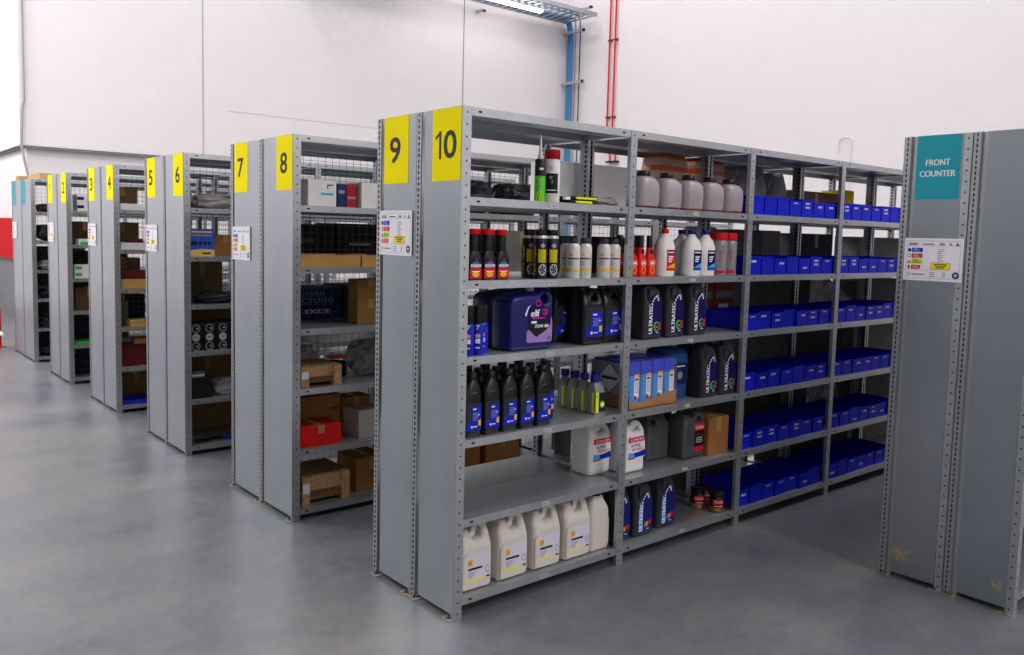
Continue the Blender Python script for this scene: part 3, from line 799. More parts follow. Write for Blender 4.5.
def k_bin(v):
    def f():
        t = empty('parts_bin')
        def ring(z, i, top=0):
            pts = []
            for x, y in ((0 - i, -.062 + i), (0 - i, .062 - i), (-.29 + i, .062 - i), (-.29 + i, -.062 + i)):
                pts.append((x, y, z - (top if x > -.1 else 0)))
            return pts
        dip = .012 if v % 2 else .0
        rings = [ring(0, .004), ring(.005, .001), ring(.096, .001, dip), ring(.098, -.0015, dip), ring(.108, -.0015, dip), ring(.108, .0035, dip), ring(.006, .0045)]
        mb = MB().loft([list(reversed(r)) for r in rings], BINB); mb.build('tray', t)
        S = mat('bin_ticket', '#dfe3ee', .5)
        spots = [[], [(0, .084)], [(.0, .084), (0, .06)], [(.004, .04)], [(-.012, .08)], [(.01, .068)], [(.004, .026)], [(-.004, .084), (-.004, .05)]][v]
        for y, z in spots:
            lb = MB(); lb.quad(y - .024, y + .024, z - .006, z + .005, 0.0008, S)
            for k in range(4): lb.quad(y - .02 + k * .011, y - .013 + k * .011, z - .003, z + .002, .0011, GREYP)
            lb.build('ticket', t)
        return t
    return f

# ---------------------------------------------------------------- boxes, bags, crates
def carton(loc, w, d, h, label, m=CARD, rz=0, tape=True, name='carton', cat='box', group=None, marks=None):
    """front face at x=0, runs back to -d; w along y"""
    t = empty(name, loc, rz)
    mb = MB().box(-d, 0, -w / 2, w / 2, 0, h, m, .003); mb.build('shell', t)
    if tape:
        tp = MB().box(-d, .0006, -.02, .02, h - .0002, h + .0006, TAPE).box(0, .0006, -.02, .02, h * .62, h, TAPE); tp.build('tape', t)
    if marks:
        lb = MB()
        for k in marks: k(lb)
        lb.build('print', t)
    return tag(t, label, cat, group)

def bag(loc, sx, sy, sz, m, seed, label, name='plastic_bag', cat='bag', group=None, rough=.35, rz=0, sq=.6):
    nl, nv = 9, 16; rings = []
    for i in range(nl + 1):
        th = PI * (i + .3) / (nl + .6); ring = []
        for j in range(nv):
            ph = 2 * PI * j / nv
            p = Vector((math.sin(th) * math.cos(ph), math.sin(th) * math.sin(ph), -math.cos(th)))
            k = 1 + rough * (noise.noise(p * 2.3 + Vector((seed * 7.1, seed, 3))) + .5 * noise.noise(p * 6 + Vector((seed, 2, seed))))
            cx = (abs(p.x) ** sq) * (1 if p.x > 0 else -1); cy = (abs(p.y) ** sq) * (1 if p.y > 0 else -1)
            ring.append((max(-sx * .5, min(sx * .5, cx * k * sx * .48)), max(-sy * .5, min(sy * .5, cy * k * sy * .48)), max(0, min(1, .5 + p.z * k * .55)) * sz))
        rings.append(ring)
    o = MB().loft(rings, m, False).build(name, None, loc, rz)
    return tag(o, label, cat, group)

def crate(loc, w, d, h, label, rz=0):
    t = empty('wooden_crate', loc, rz)
    MB().box(-d + .01, -.012, -w / 2 + .012, w / 2 - .012, .02, h * .96, mat('core_board', '#8a6b46', .85, var=.3, scale=45)).build('core', t)  # core in a browner, deeper-toned board
    MB().box(-.012, 0, -w / 2, w / 2, h * .52, h, PINE).build('board', t)
    MB().box(-.012, .01, -w / 2 + .05, w / 2 - .04, h * .5, h * .55, PINE).build('batten', t)
    for sg in (-1, 1):
        MB().box(-.04, .012, sg * (w / 2 - .025) - .025, sg * (w / 2 - .025) + .025, 0, h, PINE).build('end_block', t)
        MB().box(-d, -.041, sg * (w / 2 - .012) - .012, sg * (w / 2 - .012) + .012, 0, h, PINE).build('side_board', t)
    MB().box(-d + .001, 0, -w / 2, w / 2, h, h + .008, mat('lid_board', '#94764f', .8, var=.3, scale=45)).build('lid', t)
    MB().box(.0125, .0135, -w / 2 + .003, -w / 2 + .046, h * .42, h * .78, PAPER).build('ticket', t)
    return tag(t, label, 'crate')

# ================================================================ contents of the run numbered 10
E0 = .0005
Z = [z + E0 for z in LEV]
# bottom shelf, first bay: cream coolant jugs
for i, (y, lab) in enumerate(((.146, 'first from the corner post'), (.362, 'second from the corner post'), (.572, 'third from the corner post'), (.777, 'fourth from the corner post'))):
    put('coolant', k_coolant, (-.03, y, Z[0]), 'cream coolant jug with yellow striped label facing out, ' + lab, 'jug', 'cream coolant jugs on the bottom shelf')
put('coolant', k_coolant, (-.12, 1.0065, Z[0]), 'cream coolant jug turned sideways at the right end of the jug row', 'jug', 'cream coolant jugs on the bottom shelf', rz=PI / 2)
# second shelf
put('bigwhite', k_bigwhite, (-.145, 1.04, Z[1]), 'white screenwash jug set back behind the middle post, red and blue label', 'jug', 'white screenwash jugs')
put('bigwhite', k_bigwhite, (-.065, 1.218, Z[1]), 'white screenwash jug just right of the post, nearer the shelf front', 'jug', 'white screenwash jugs')
# third shelf, black one-litre bottles: three rows deep
names3 = ['leftmost', 'second from left', 'middle', 'fourth from left', 'rightmost']
for r in range(3):
    for i in range(5):
        put('oil1', k_oil1, (-.062 - r * .085, .112 + i * .1035, Z[2]), 'black oil bottle with blue label, %s in the %s row, third shelf' % (names3[i], ('front', 'second', 'back')[r]), 'bottle', 'black one litre oil bottles')
put('oil1', k_oil1, (-.147, .625, Z[2]), 'black oil bottle with blue label set back at right end of third shelf group', 'bottle', 'black one litre oil bottles')
for i in range(4):
    put('silver1', k_silver1, (-.085 - i * .072, .928, Z[2]), 'silver bottle with blue cap and yellow band, ' + ('front of its file', 'second in its file', 'third in its file', 'back of its file')[i], 'bottle', 'silver gear oil bottles')
put('silver1', k_silver1, (-.157, 1.006, Z[2]), 'silver bottle with blue cap half hidden right of the front silver bottle', 'bottle', 'silver gear oil bottles')
# fourth shelf
for i, (x, y) in enumerate(((-.045, .085), (-.045, .137), (-.075, .187))):
    put('bluecan', k_can('spray_can', .0245, .215, mat('spray_blue', '#1a2bb0', .35), BLACK, .075, l_blue, rim=False), (x, y, Z[3]), 'small blue spray can with black top, ' + ('half hidden by the corner post', 'second of three', 'right of the three')[i], 'spray can', 'small blue spray cans', rz=-.7)
for i, x in enumerate((-.03, -.18)):
    put('elf', k_elf, (x, .44, Z[3]), 'large dark blue oil jug ' + ('with white elf lettering at the shelf front', 'standing behind the front one lettered elf')[i], 'jug', 'large blue oil jugs')
for r in range(2):
    for i in range(2):
        put('oil5', k_oil5, ((-.03, -.045)[i] - r * .14, (.84, .998)[i] if r == 0 else (.775, .923)[i], Z[3]), 'large black oil jug with blue label, %s of the %s pair, fourth shelf' % (('left', 'right')[i], ('front', 'rear')[r]), 'jug', 'large black oil jugs')
# fifth shelf
for r in range(3):
    for i in range(3):
        put('redx', k_redx, (-.055 - r * .085, .108 + i * .077, Z[4]), 'black additive bottle with red cap, %s in the %s row' % (('left', 'middle', 'right')[i], ('front', 'second', 'back')[r]), 'bottle', 'red capped additive bottles')
for r in range(2):
    for i in range(2):
        put('tyre', k_can('spray_can', .0325, .226, BLACK, BLACK, .03, l_tyre), (-.055 - r * .08, .497 + i * .0705, Z[4]), 'black and yellow tyre repair can, %s of the %s pair' % (('left', 'right')[i], ('front', 'rear')[r]), 'spray can', 'tyre repair cans', rz=-.75)
for x, y, lab in ((-.055, .708, 'leftmost at the front'), (-.055, .786, 'second from left at the front'), (-.055, .918, 'third from left at the front'), (-.055, .99, 'rightmost, by the post'), (-.135, .745, 'behind the left front two'), (-.135, .87, 'behind the gap between the front ones')):
    put('silvercan', k_can('spray_can', .033, .19, SILV, mat('slate_cap', '#3b3d44', .5), .026, l_silver, capr=.7), (x, y, Z[4]), 'silver spray can with grey cap, ' + lab, 'spray can', 'silver spray cans', rz=-.75)
# top shelf
def k_sealant():
    t = empty('sealant_cartridge')
    G = mat('lime_green', '#5cd21e', .4)
    MB().lathe([(.0235, 0), (.0245, .003), (.0245, .115)], G, 20).build('lower_sleeve', t)
    MB().lathe([(.0246, .1152), (.0246, .188), (.022, .192)], mat('charcoal_print', '#2d2a2c', .4), 20).build('upper_sleeve', t)
    MB().lathe([(.012, .191), (.012, .208), (.0095, .21), (.003, .30), (.0015, .302)], mat('frosted_nozzle', '#d5d8dc', .3), 12).build('nozzle', t)
    lb = MB(); lb.text('SEALANT', .004, .07, .011, .0008, PAPER, rot=PI / 2, w=.07); lb.poly([(-.02, .004), (-.012, .004), (-.006, .045), (-.012, .045)], .0008, mat('acid_yellow', '#e6ea12', .45)); lb.poly([(-.004, .004), (.003, .004), (.008, .04), (.003, .04)], .0008, MATS['acid_yellow']); lb.wrap(.0247).build('label', t)
    MB().band(-.004, .016, .142, .152, .0008, PAPER, 3).wrap(.0247).build('name_strip', t)
    return t
put('sealant', k_sealant, (-.06, .487, Z[5]), 'green and black sealant cartridge with upright nozzle on the top shelf', 'cartridge', rz=-.7)
put('whitecan', k_can('spray_can', .0385, .24, WHITE, mat('deep_red_cap', '#a8161f', .4), .042, l_white, rim=False), (-.06, .56, Z[5]), 'white spray can with red cap and black label on the top shelf', 'spray can', rz=-.85)
gl = empty('glove_pair', (-.075, .735, Z[5]))
def flat_blob(pts, z0, z1, m):
    o = fillet(pts, 3); c = Vector((sum(p[0] for p in o) / len(o), sum(p[1] for p in o) / len(o)))
    ring = lambda s, z: [(c.x + (p[0] - c.x) * s, c.y + (p[1] - c.y) * s, z) for p in o]
    return MB().loft([ring(.94, z0), ring(1, (z0 + z1) / 2), ring(.9, z1)], m)
GY = mat('glove_yellow', '#e3e712', .6)
for k in range(2):
    z = k * .018
    gv = flat_blob([(-.05, -.1, .02), (.045, -.1, .02), (.05, .0, .02), (.045, .09, .02), (.02, .115, .015), (0, .1, .01), (-.02, .118, .015), (-.045, .09, .015)], z, z + .016, mat('glove_black', '#1d1d1f', .75, var=.3, scale=40)).build('glove', gl)
    flat_blob([(.04, -.05, .01), (.054, -.05, .01), (.056, .06 + .03 * k, .01), (.042, .06 + .03 * k, .01)], z + .003, z + .013, GY).build('cuff_trim', gv)
MB().box(.03, .05, -.115, -.085, .016, .03, PAPER).build('tag', gl)
tag(gl, 'black and yellow work gloves lying flat on the top shelf', 'gloves')
bag((-.15, .955, Z[5]), .2, .18, .045, BAGG, 3, 'flat grey plastic packet lying beside the gloves', name='plastic_packet', cat='packet')

# ---- second bay
Zb = Z
for i in range(5):
    put('milky', k_milky, (-.085, 1.222 + i * .183, Z[5]), 'milky container with black cap and red residue, ' + ('first', 'second', 'third', 'fourth', 'last')[i] + ' from the left post', 'container', 'milky fluid containers on the top shelf')
for r in range(2):
    for i in range(3):
        put('tallred', k_tallred, (-.06 - r * .08, 1.125 + i * .068, Z[4]), 'red additive bottle with tall black cap, %s of the %s three' % (('left', 'middle', 'right')[i], ('front', 'rear')[r]), 'bottle', 'red additive bottles')
CAPB = mat('navy_cap', '#1a2080', .4)
put('whiteR', k_white1(RED, REDP, 'r'), (-.075, 1.4, Z[4]), 'white bottle with red cap and red label', 'bottle')
for x, y, lab in ((-.075, 1.625, 'middle one, at the front'), (-.075, 1.748, 'right one, at the front'), (-.165, 1.655, 'left one, set back')):
    put('whiteB', k_white1(CAPB, mat('blue_label', '#1b4aa8', .45), 'b'), (x, y, Z[4]), 'white bottle with blue cap and blue label, ' + lab, 'bottle', 'white blue capped bottles')
for x, y, lab in ((-.06, 1.95, 'at the front right'), (-.06, 1.858, 'left of the front right one'), (-.17, 1.9, 'behind the other two')):
    put('redcan', k_can('spray_can', .043, .24, mat('steel_grey_can', '#8b8c90', .35, .3), RED, .04, l_redcan, rim=False), (x, y, Z[4]), 'grey spray can with wide red cap, ' + lab, 'spray can', 'red capped grey spray cans', rz=-.75)
for r in range(2):
    for i in range(4):
        if r and not i: continue
        put('ultra', k_ultra(), ((-.03 - r * .125, (1.0, 1.282 + r * .06, 1.465 + r * .035, 1.66)[i], Z[3]) if i else (-.17 , 1.19, Z[3])), 'dark grey oil jug lettered ULTRATEC on navy, ' + ('set back behind the left post' if not i else '%s of the %s three' % ((0, 'left', 'middle', 'right')[i], ('front', 'rear')[r])), 'jug', 'navy labelled oil jugs, fourth shelf')
for i in range(2):
    for r in range(2):
        put('ultra', k_ultra(), (-.03 - r * .125, 1.79 + i * .172, Z[2]), 'dark grey oil jug lettered ULTRATEC on third shelf, %s of the %s pair' % (('left', 'right')[i], ('front', 'rear')[r]), 'jug', 'navy labelled oil jugs, third shelf')
# shrink-wrapped tray of blue canisters
def k_tray():
    t = empty('wrapped_tray')
    d, w = .29, .385
    front = [(-w / 2, 0), (w / 2, 0), (w / 2, .075), (w * .3, .068), (w * .1, .05), (-w * .1, .045), (-w * .22, .034), (-w / 2, .04)]
    mb = MB()
    for x0 in (-.004, -d):
        n = len(front)
        mb.add([(x0, a, b) for a, b in front] + [(x0 + .004, a, b) for a, b in front], [tuple(reversed(range(n))), tuple(range(n, 2 * n))] + [(i, (i + 1) % n, n + (i + 1) % n, n + i) for i in range(n)], CARD)
    mb.box(-d, 0, -w / 2, w / 2, 0, .004, CARD)
    for y in (-w / 2, w / 2 - .004): mb.box(-d, 0, y, y + .004, .0, .07, CARD)
    mb.build('cardboard_tray', t)
    CB = mat('cyan_canister', '#2f8fe0', .4); TB = mat('cobalt_top', '#1d35c8', .4)
    for r in range(3):
        for i in range(4):
            y = -w / 2 + .052 + i * .0935; x = -.05 - r * .093
            c = MB().rrings([(.005, x, y, .078, .084, .012), (.175, x, y, .08, .086, .012)], CB, 3).build('canister', t)
            MB().rrings([(.1752, x, y, .081, .087, .012), (.235, x, y, .08, .086, .014), (.245, x, y, .07, .076, .014)], TB, 3).build('canister_top', c)
            if r == 0:
                lb = MB(); q = x + .0405
                lb.quad(y - .004, y + .034, .06, .17, q, PAPER); lb.poly([(y - .006, .165), (y + .036, .165), (y + .032, .182), (y - .002, .182)], q + .0004, AMBER); lb.quad(y + .0, y + .028, .15, .16, q + .0004, BLACKM)
                for k in range(6): lb.quad(y + .002, y + .03, .085 + k * .011, .089 + k * .011, q + .0004, GREYP)
                lb.quad(y - .004, y + .016, .046, .07, q + .0006, REDP); lb.disc(y + .006, .058, .006, q + .001, BLACKM, 8)
                lb.build('label', c)
    sd = MB()   # printed side card of the pack, with a diamond mark
    sd.box(-d + .012, -.012, -w / 2 + .0055, -w / 2 + .0075, .06, .235, mat('grey_side_card', '#8d9096', .6))
    y = -w / 2 + .0053
    dm = lambda k, m, o: sd.add([(-.145 - k, y - o, .15), (-.145, y - o, .15 - k), (-.145 + k, y - o, .15), (-.145, y - o, .15 + k)], [(0, 1, 2, 3)], m)
    dm(.085, BLACKM, 0); dm(.078, mat('pale_side_card', '#dadbde', .6), .0003)
    sd.add([(-.2, y - .0006, .142), (-.09, y - .0006, .142), (-.09, y - .0006, .158), (-.2, y - .0006, .158)], [(0, 1, 2, 3)], BLACKM)
    sd.build('side_card', t)
    MB().rrings([(.02, -d / 2, 0, d + .006, w + .006, .012), (.1, -d / 2, 0, d + .003, w + .004, .012), (.238, -d / 2, 0, d - .002, w, .014), (.252, -d / 2, 0, d - .03, w - .03, .02)], FILM, 3).build('plastic_wrap', t)
    return t
put('tray', k_tray, (-.03, 1.305, Z[2]), 'shrink wrapped cardboard tray of blue canisters beside the post, third shelf', 'tray pack')
t = empty('oil_drum', (-.2, 1.606, Z[2]))
MB().rrings([(0, 0, 0, .19, .17, .04), (.01, 0, 0, .2, .18, .045), (.25, 0, 0, .2, .18, .045), (.27, 0, 0, .17, .15, .045), (.285, 0, 0, .1, .1, .04)], mat('drum_blue', '#274b86', .4)).build('body', t)
cap('cap', t, .03, .283, .305, BLACK)
MB().quad(-.05, .07, .08, .2, .1004, mat('drum_label', '#122a52', .5)).quad(-.03, .04, .178, .184, .101, PAPER).disc(.0, .13, .022, .101, GREYP, 12).build('label', t)
tag(t, 'blue canister with dark label behind the wrapped tray, third shelf', 'drum')
# second bay, second shelf
put('carlube', k_carlube, (-.07, 1.725, Z[1]), 'graphite lubricant can with red and black label at the shelf front', 'can', 'graphite lubricant cans')
put('carlube', k_carlube, (-.3, 1.52, Z[1]), 'graphite lubricant can set back left of the labelled front one', 'can', 'graphite lubricant cans', rz=PI)
carton((-.055, 1.926, Z[1]), .19, .2, .215, 'plain brown carton right of the graphite cans, second shelf')
# second bay, bottom shelf
for x, y, lab in ((-.055, 1.12, 'half hidden by the left post'), (-.045, 1.285, 'second from the post'), (-.06, 1.49, 'third from the post'), (-.19, 1.59, 'set back at the right')):
    put('ultraL', k_ultra(True), (x, y, Z[0]), 'dark grey oil jug with light blue ULTRATEC strip, ' + lab, 'jug', 'light blue labelled oil jugs')
COPPER = mat('copper_tin', '#b07446', .35, .6)
def k_tin():
    return k_can('lubricant_tin', .043, .115, BLACK, BLACK, .028, l_tin, rim=False)()
for x, y, lab in ((-.07, 1.955, 'nearest the shelf front'), (-.18, 1.92, 'left one, set back'), (-.2, 2.01, 'right one, set back')):
    put('tin', k_tin, (x, y, Z[0]), 'small black and copper tin with red band, ' + lab, 'tin', 'small copper tins', rz=-.6)

# ---- blue picking bins, bays three and four
shelfname = ['bottom', 'second', 'third', 'fourth', 'fifth', 'top']
ordn = ['first', 'second', 'third', 'fourth', 'fifth', 'sixth', 'seventh', 'eighth']
vis = [2, 1, 0, 1, 2, 5, 3, 1, 0, 4, 1, 7, 6, 1, 5, 0]
for lv in range(6):
    for b in (2, 3):
        for i in range(7):
            y = b * PITCH + PW + .022 + .064 + i * .1335
            v = R.choice([1, 1, 2, 3, 4, 5, 0, 7, 6, 1]) if not (lv == 5 and b == 2) else [0, 0, 0, 1, 2, 5, 5, 1][i]
            x = -.012 - (R.random() * .012 if lv < 4 else .004)
            put('bin%d' % v, k_bin(v), (x, y, Z[lv]), 'blue parts bin, %s from left on %s shelf of the %s bay' % (ordn[i], shelfname[lv], ('third', 'fourth')[b - 2]), 'bin', 'blue parts bins')

# ================================================================ contents of the other runs
# ---- back to back run 9, seen through run 10
W2 = mat('white_board', '#f3f3f6', .45)
t = empty('steel_box', (-.40, 1.2, Z[5])); MB().box(-.21, 0, -.29, .29, 0, .235, W2, .004).build('case', t)
MB().disc(-.05, .13, .007, .0008, BLACKM, 10).build('hole', t); MB().disc(.24, .13, .007, .0008, BLACKM, 10).build('hole', t)
tag(t, 'large white flat sided box on the top shelf behind run 10', 'box')
def striped(name):
    m, nt, b = nodes_of(name); L = nt.links.new; N = nt.nodes.new
    tc = N('ShaderNodeTexCoord'); wv = N('ShaderNodeTexWave'); wv.bands_direction = 'Z'; wv.inputs['Scale'].default_value = 4.2; wv.inputs['Distortion'].default_value = 1.6; wv.inputs['Detail'].default_value = 0; wv.inputs['Detail Scale'].default_value = .6
    L(tc.outputs['Object'], wv.inputs['Vector']); rp = N('ShaderNodeValToRGB'); rp.color_ramp.interpolation = 'CONSTANT'
    rp.color_ramp.elements[0].color = rgb('#c9a98d'); rp.color_ramp.elements[1].position = .62; rp.color_ramp.elements[1].color = rgb('#c85a35')
    L(wv.outputs['Fac'], rp.inputs['Fac']); L(rp.outputs['Color'], b.inputs['Base Color']); b.inputs['Roughness'].default_value = .3
    MATS[name] = m; return m
STRIPE = striped('striped_wrap')
bag((-.51, 1.90, Z[5]), .2, .28, .345, STRIPE, 4, 'orange and cream striped wrapped bundle above the milky containers', name='wrapped_bundle', cat='bundle', rough=.06, sq=.3)
bag((-.51, 2.25, Z[5]), .2, .34, .345, STRIPE, 9, 'orange and cream striped wrapped bundle left of the grey packages', name='wrapped_bundle', cat='bundle', rough=.06, sq=.3)
bag((-.51, 2.66, Z[5]), .22, .4, .33, BAGG, 11, 'grey film wrapped package behind the first blue bins, top shelf', name='wrapped_package', cat='package', rough=.16, sq=.35)
bag((-.51, 2.98, Z[5]), .22, .22, .31, BAGG, 14, 'smaller grey film wrapped package beside the brown carton, top shelf', name='wrapped_package', cat='package', rough=.16, sq=.35)
GREYBOX = mat('grey_board', '#77756f', .8, var=.12, scale=6)
carton((-.41, 3.45, Z[5]), .6, .22, .205, 'long brown carton behind the blue bins on the top shelf', mat('dull_cardboard', '#7d5c43', .85))
carton((-.42, 3.93, Z[5]), .13, .2, .24, 'yellow box on the top shelf behind the fourth bay bins', mat('yellow_board', '#e8c413', .6), tape=False)
carton((-.41, 2.63, Z[4]), .3, .22, .27, 'grey board carton behind the fifth shelf bins, left one', GREYBOX)
bag((-.5, 2.25, Z[4]), .2, .3, .28, BAGC, 21, 'clear crumpled plastic bag behind the fifth shelf bins', rough=.35)
carton((-.41, 2.91, Z[4]), .22, .22, .27, 'light grey carton behind the fifth shelf bins, right one', mat('light_grey_board', '#9a9692', .8))
carton((-.42, 3.5, Z[4]), .44, .2, .26, 'wide dark grey carton behind the fourth bay fifth shelf bins', mat('dark_grey_board', '#55524f', .8))
carton((-.41, 1.345, Z[4]), .5, .22, .2, 'wide black carton behind the silver spray cans, fifth shelf', mat('black_board', '#1c1c1e', .7), tape=False)
for k in range(3):
    carton((-.41, 2.82, Z[3] + k * .085), .62, .2, .0845, 'flat grey carton %s of its stack, fourth shelf' % ('at the bottom', 'in the middle', 'at the top')[k], GREYBOX, tape=False, group='flat grey cartons, fourth shelf')
    carton((-.41, 2.82, Z[2] + k * .085), .62, .2, .0845, 'flat grey carton %s of its stack, third shelf' % ('at the bottom', 'in the middle', 'at the top')[k], GREYBOX, tape=False, group='flat grey cartons, third shelf')
for k in range(2):
    carton((-.41, 2.2 + k * .215, Z[3]), .2, .2, .27, 'red and white box behind the ULTRATEC jugs, ' + ('left', 'right')[k] + ' one', mat('dull_red_board', '#9c4038', .6), tape=False, group='red and white boxes', marks=[lambda lb: lb.quad(-.09, .09, .16, .2, .001, GREYP), lambda lb: lb.quad(-.06, .04, .06, .12, .001, PAPER)])
bag((-.5, 3.7, Z[3]), .2, .4, .25, BAGC, 31, 'clear crumpled bag behind the fourth shelf bins, fourth bay')
for lv, w_, hh in ((1, .36, .2), (2, .8, .27), (3, .3, .27), (0, .8, .26)):
    carton((-.42, 3.3 if w_ < .5 else 3.55, Z[lv]), w_, .2, hh, 'dark grey carton behind the blue bins, %s shelf of the fourth bay' % shelfname[lv], MATS['dark_grey_board'], tape=False)
carton((-.42, 1.55, Z[1]), .8, .2, .25, 'wide dark grey carton behind the graphite cans, second shelf', MATS['dark_grey_board'], tape=False)
carton((-.42, 2.62, Z[1]), .74, .2, .2, 'wide dark grey carton behind the blue bins, second shelf of the third bay', MATS['dark_grey_board'], tape=False)
bag((-.5, 3.75, Z[1]), .2, .4, .24, BAGC, 32, 'shiny crumpled bag behind the second shelf bins, fourth bay')
for lv in range(5):
    carton((-.42, 4.55, Z[lv]), .88, .2, (.26, .25, .26, .24, .25)[lv], 'dim carton at the far end of run 9, %s shelf' % shelfname[lv], MATS['dark_grey_board'] if lv % 2 else GREYBOX, tape=False)
carton((-.42, 2.4, Z[0]), .5, .2, .24, 'dark carton behind the bottom shelf bins, third bay', MATS['dark_grey_board'])

ZL = [z + E0 for z in LOW]
# ---- run 8, first bay
X8 = -1.60
mk = [lambda lb: lb.quad(.03, .07, .12, .126, .001, BLACKM), lambda lb: lb.quad(.03, .036, .1, .126, .001, BLACKM), lambda lb: lb.quad(-.01, .07, .065, .078, .001, mat('cyan_print', '#39b3cf', .5))]
carton((X8, .195, ZL[5]), .18, .2, .15, 'white carton with cyan print at the left on the top shelf of run 8', mat('white_carton', '#dfdcda', .7, var=.05), tape=False, marks=mk)
carton((X8, .545, ZL[5]), .19, .2, .15, 'white carton right of the red box on the top shelf of run 8', MATS['white_carton'], tape=False, marks=mk[:2])
carton((X8 - .03, .335, ZL[5]), .055, .18, .135, 'narrow dark blue box between white cartons on run 8', mat('navy_board', '#1c2f66', .6), tape=False, marks=[lambda lb: lb.quad(-.02, .02, .08, .1, .001, GREYP)])
carton((X8 - .03, .402, ZL[5]), .07, .18, .135, 'dark red box beside the navy box on run 8', mat('crimson_board', '#a51d2c', .6), tape=False, marks=[lambda lb: lb.quad(-.028, .028, .05, .065, .001, GREYP)])
def open_tray(loc, w, d, h, m, label, cat='tray'):
    mb = MB()
    o = [(0, -w / 2), (0, w / 2), (-d, w / 2), (-d, -w / 2)]
    rg = lambda z, i: [(-i if x == 0 else x + i, y + i if y < 0 else y - i, z) for x, y in o]
    mb.loft([list(reversed(r)) for r in (rg(0, 0), rg(h, 0), rg(h, .004), rg(.004, .004))], m)
    return tag(mb.build('open_tray', None, loc), label, cat)
open_tray((X8, .255, ZL[4]), .385, .3, .07, CARD2, 'long pale cardboard tray on the fifth shelf of run 8')
open_tray((X8, .56, ZL[4]), .2, .3, .07, CARD2, 'short pale cardboard tray right of the long one on run 8')
DB = mat('charcoal_board', '#1f2126', .6)
for k, (y, w_, h_) in enumerate(((.36, .3, .25), (.69, .33, .26))):
    carton((-2.03, y, ZL[4]), w_, .3, h_, 'large black printed box behind the wire mesh, fifth shelf, ' + ('left', 'right')[k], DB, tape=False, marks=[lambda lb: lb.quad(-.08, .08, .12, .135, .001, GREYP)] if k else [lambda lb: lb.quad(-.1, .0, .13, .16, .001, mat('slate_print', '#4a4e57', .6))])
NB = mat('deep_blue_board', '#15235a', .55)
carton((-2.03, .41, ZL[3]), .3, .3, .2, 'deep blue box with white lettering behind the wire mesh', NB, tape=False, marks=[lambda lb: lb.text('COLD', -.04, .165, .025, .001, GREYP, w=.13), lambda lb: lb.text('CYLING', -.02, .12, .03, .001, GREYP, w=.22), lambda lb: lb.text('EXIDE', -.02, .05, .026, .001, PAPER, w=.17, bold=.001)])
carton((-2.03, .76, ZL[3]), .36, .3, .21, 'black box with dark red stripes behind the wire mesh', DB, tape=False, marks=[lambda lb: lb.quad(-.17, .17, .14, .15, .001, mat('maroon_print', '#6b1b24', .6)), lambda lb: lb.quad(-.17, .17, .08, .09, .001, MATS['maroon_print'])])
carton((X8 - .06, .56, ZL[3]), .19, .12, .15, 'brown carton at the bottom of its pair on run 8', mat('dim_cardboard', '#8d6b3c', .85))
carton((X8 - .06, .56, ZL[3] + .1512), .19, .12, .12, 'brown carton stacked on another on run 8', MATS['dim_cardboard'])
crate((X8 - .015, .2, ZL[2]), .26, .24, .115, 'small wooden crate with paper ticket on the third shelf of run 8')
bag((-1.93, .22, ZL[2]), .1, .26, .2, BAGC, 41, 'clear crumpled bag behind the small crate on run 8')
bag((-1.85, .66, ZL[2]), .22, .3, .22, BAGG, 42, 'grey crumpled bag of cable on the third shelf of run 8')
t = empty('hose_coil', (-1.86, .43, ZL[2]))
mb = MB(); mb.path([(.05 * math.cos(a * .35), .06 * math.sin(a * .35), .012 + a * .0012) for a in range(0, 73)], .012, mat('dark_rubber', '#23262a', .5)); mb.build('coil', t)
MB().box(-.05, .05, -.05, .06, .115, .135, mat('orange_fitting', '#c8502c', .45), .006).build('fitting', t)
tag(t, 'dark coiled hose with orange fitting behind the small crate', 'hose')
carton((X8 - .002, .2, ZL[1]), .265, .215, .12, 'bright red box with brown tape on the second shelf of run 8', mat('bright_red_board', '#d81a1c', .5), name='red_box')
carton((-1.824, .3, ZL[1]), .29, .15, .25, 'tall brown carton behind the red box on run 8', CARD, tape=False, marks=[lambda lb: lb.quad(.07, .13, .15, .156, .001, BLACKM), lambda lb: lb.quad(.07, .13, .165, .171, .001, BLACKM)])
carton((-1.822, .56, ZL[1]), .2, .15, .22, 'brown carton right of the tall one, second shelf of run 8', CARD)
for k in range(2):
    carton((X8 - .02, .56, ZL[1] + k * .0855), .2, .2, .085, 'greyish white carton %s on run 8, second shelf' % ('at the bottom of two', 'on top of another')[k], mat('offwhite_board', '#aaa5a0', .75), tape=False, group='greyish white cartons on run 8')
crate((X8 - .015, .235, ZL[0]), .31, .3, .165, 'larger wooden crate with paper ticket on the bottom shelf of run 8')
carton((X8 - .08, .59, ZL[0]), .22, .25, .2, 'brown carton right of the larger crate on the bottom shelf', CARD)
for k, (y, lv) in enumerate(((1.42, 1), (1.74, 1), (1.25, 2), (1.6, 2), (1.35, 5), (1.75, 5))):
    if lv == 2: carton((X8, y, ZL[lv]), .3, .3, .2, 'off white carton seen through run 10, ' + ('left', 'right')[k % 2], MATS['white_carton'], tape=False)
    elif lv == 1: carton((X8, y, ZL[lv]), .28, .3, .24, 'brown carton seen through the empty shelf, ' + ('left', 'right')[k % 2], CARD)
    else: bag((X8 - .15, y, ZL[lv]), .26, .34, .22, BAGD, 60 + k, 'dark film wrapped bundle behind the sealant, ' + ('left', 'right')[k % 2], name='wrapped_bundle', cat='bundle')
for k, (y, w_) in enumerate(((1.3, .34), (1.72, .36))):
    carton((X8, y, ZL[4]), w_, .3, .24, 'mid grey carton seen between the red capped bottles and tyre cans, ' + ('left', 'right')[k], GREYBOX)
for k, y in enumerate((.25, .6)):
    carton((-2.03 + .44, y + .98, ZL[0]), .3, .3, .22, 'brown carton on the floor level shelf seen through run 10, ' + ('left', 'right')[k], CARD)

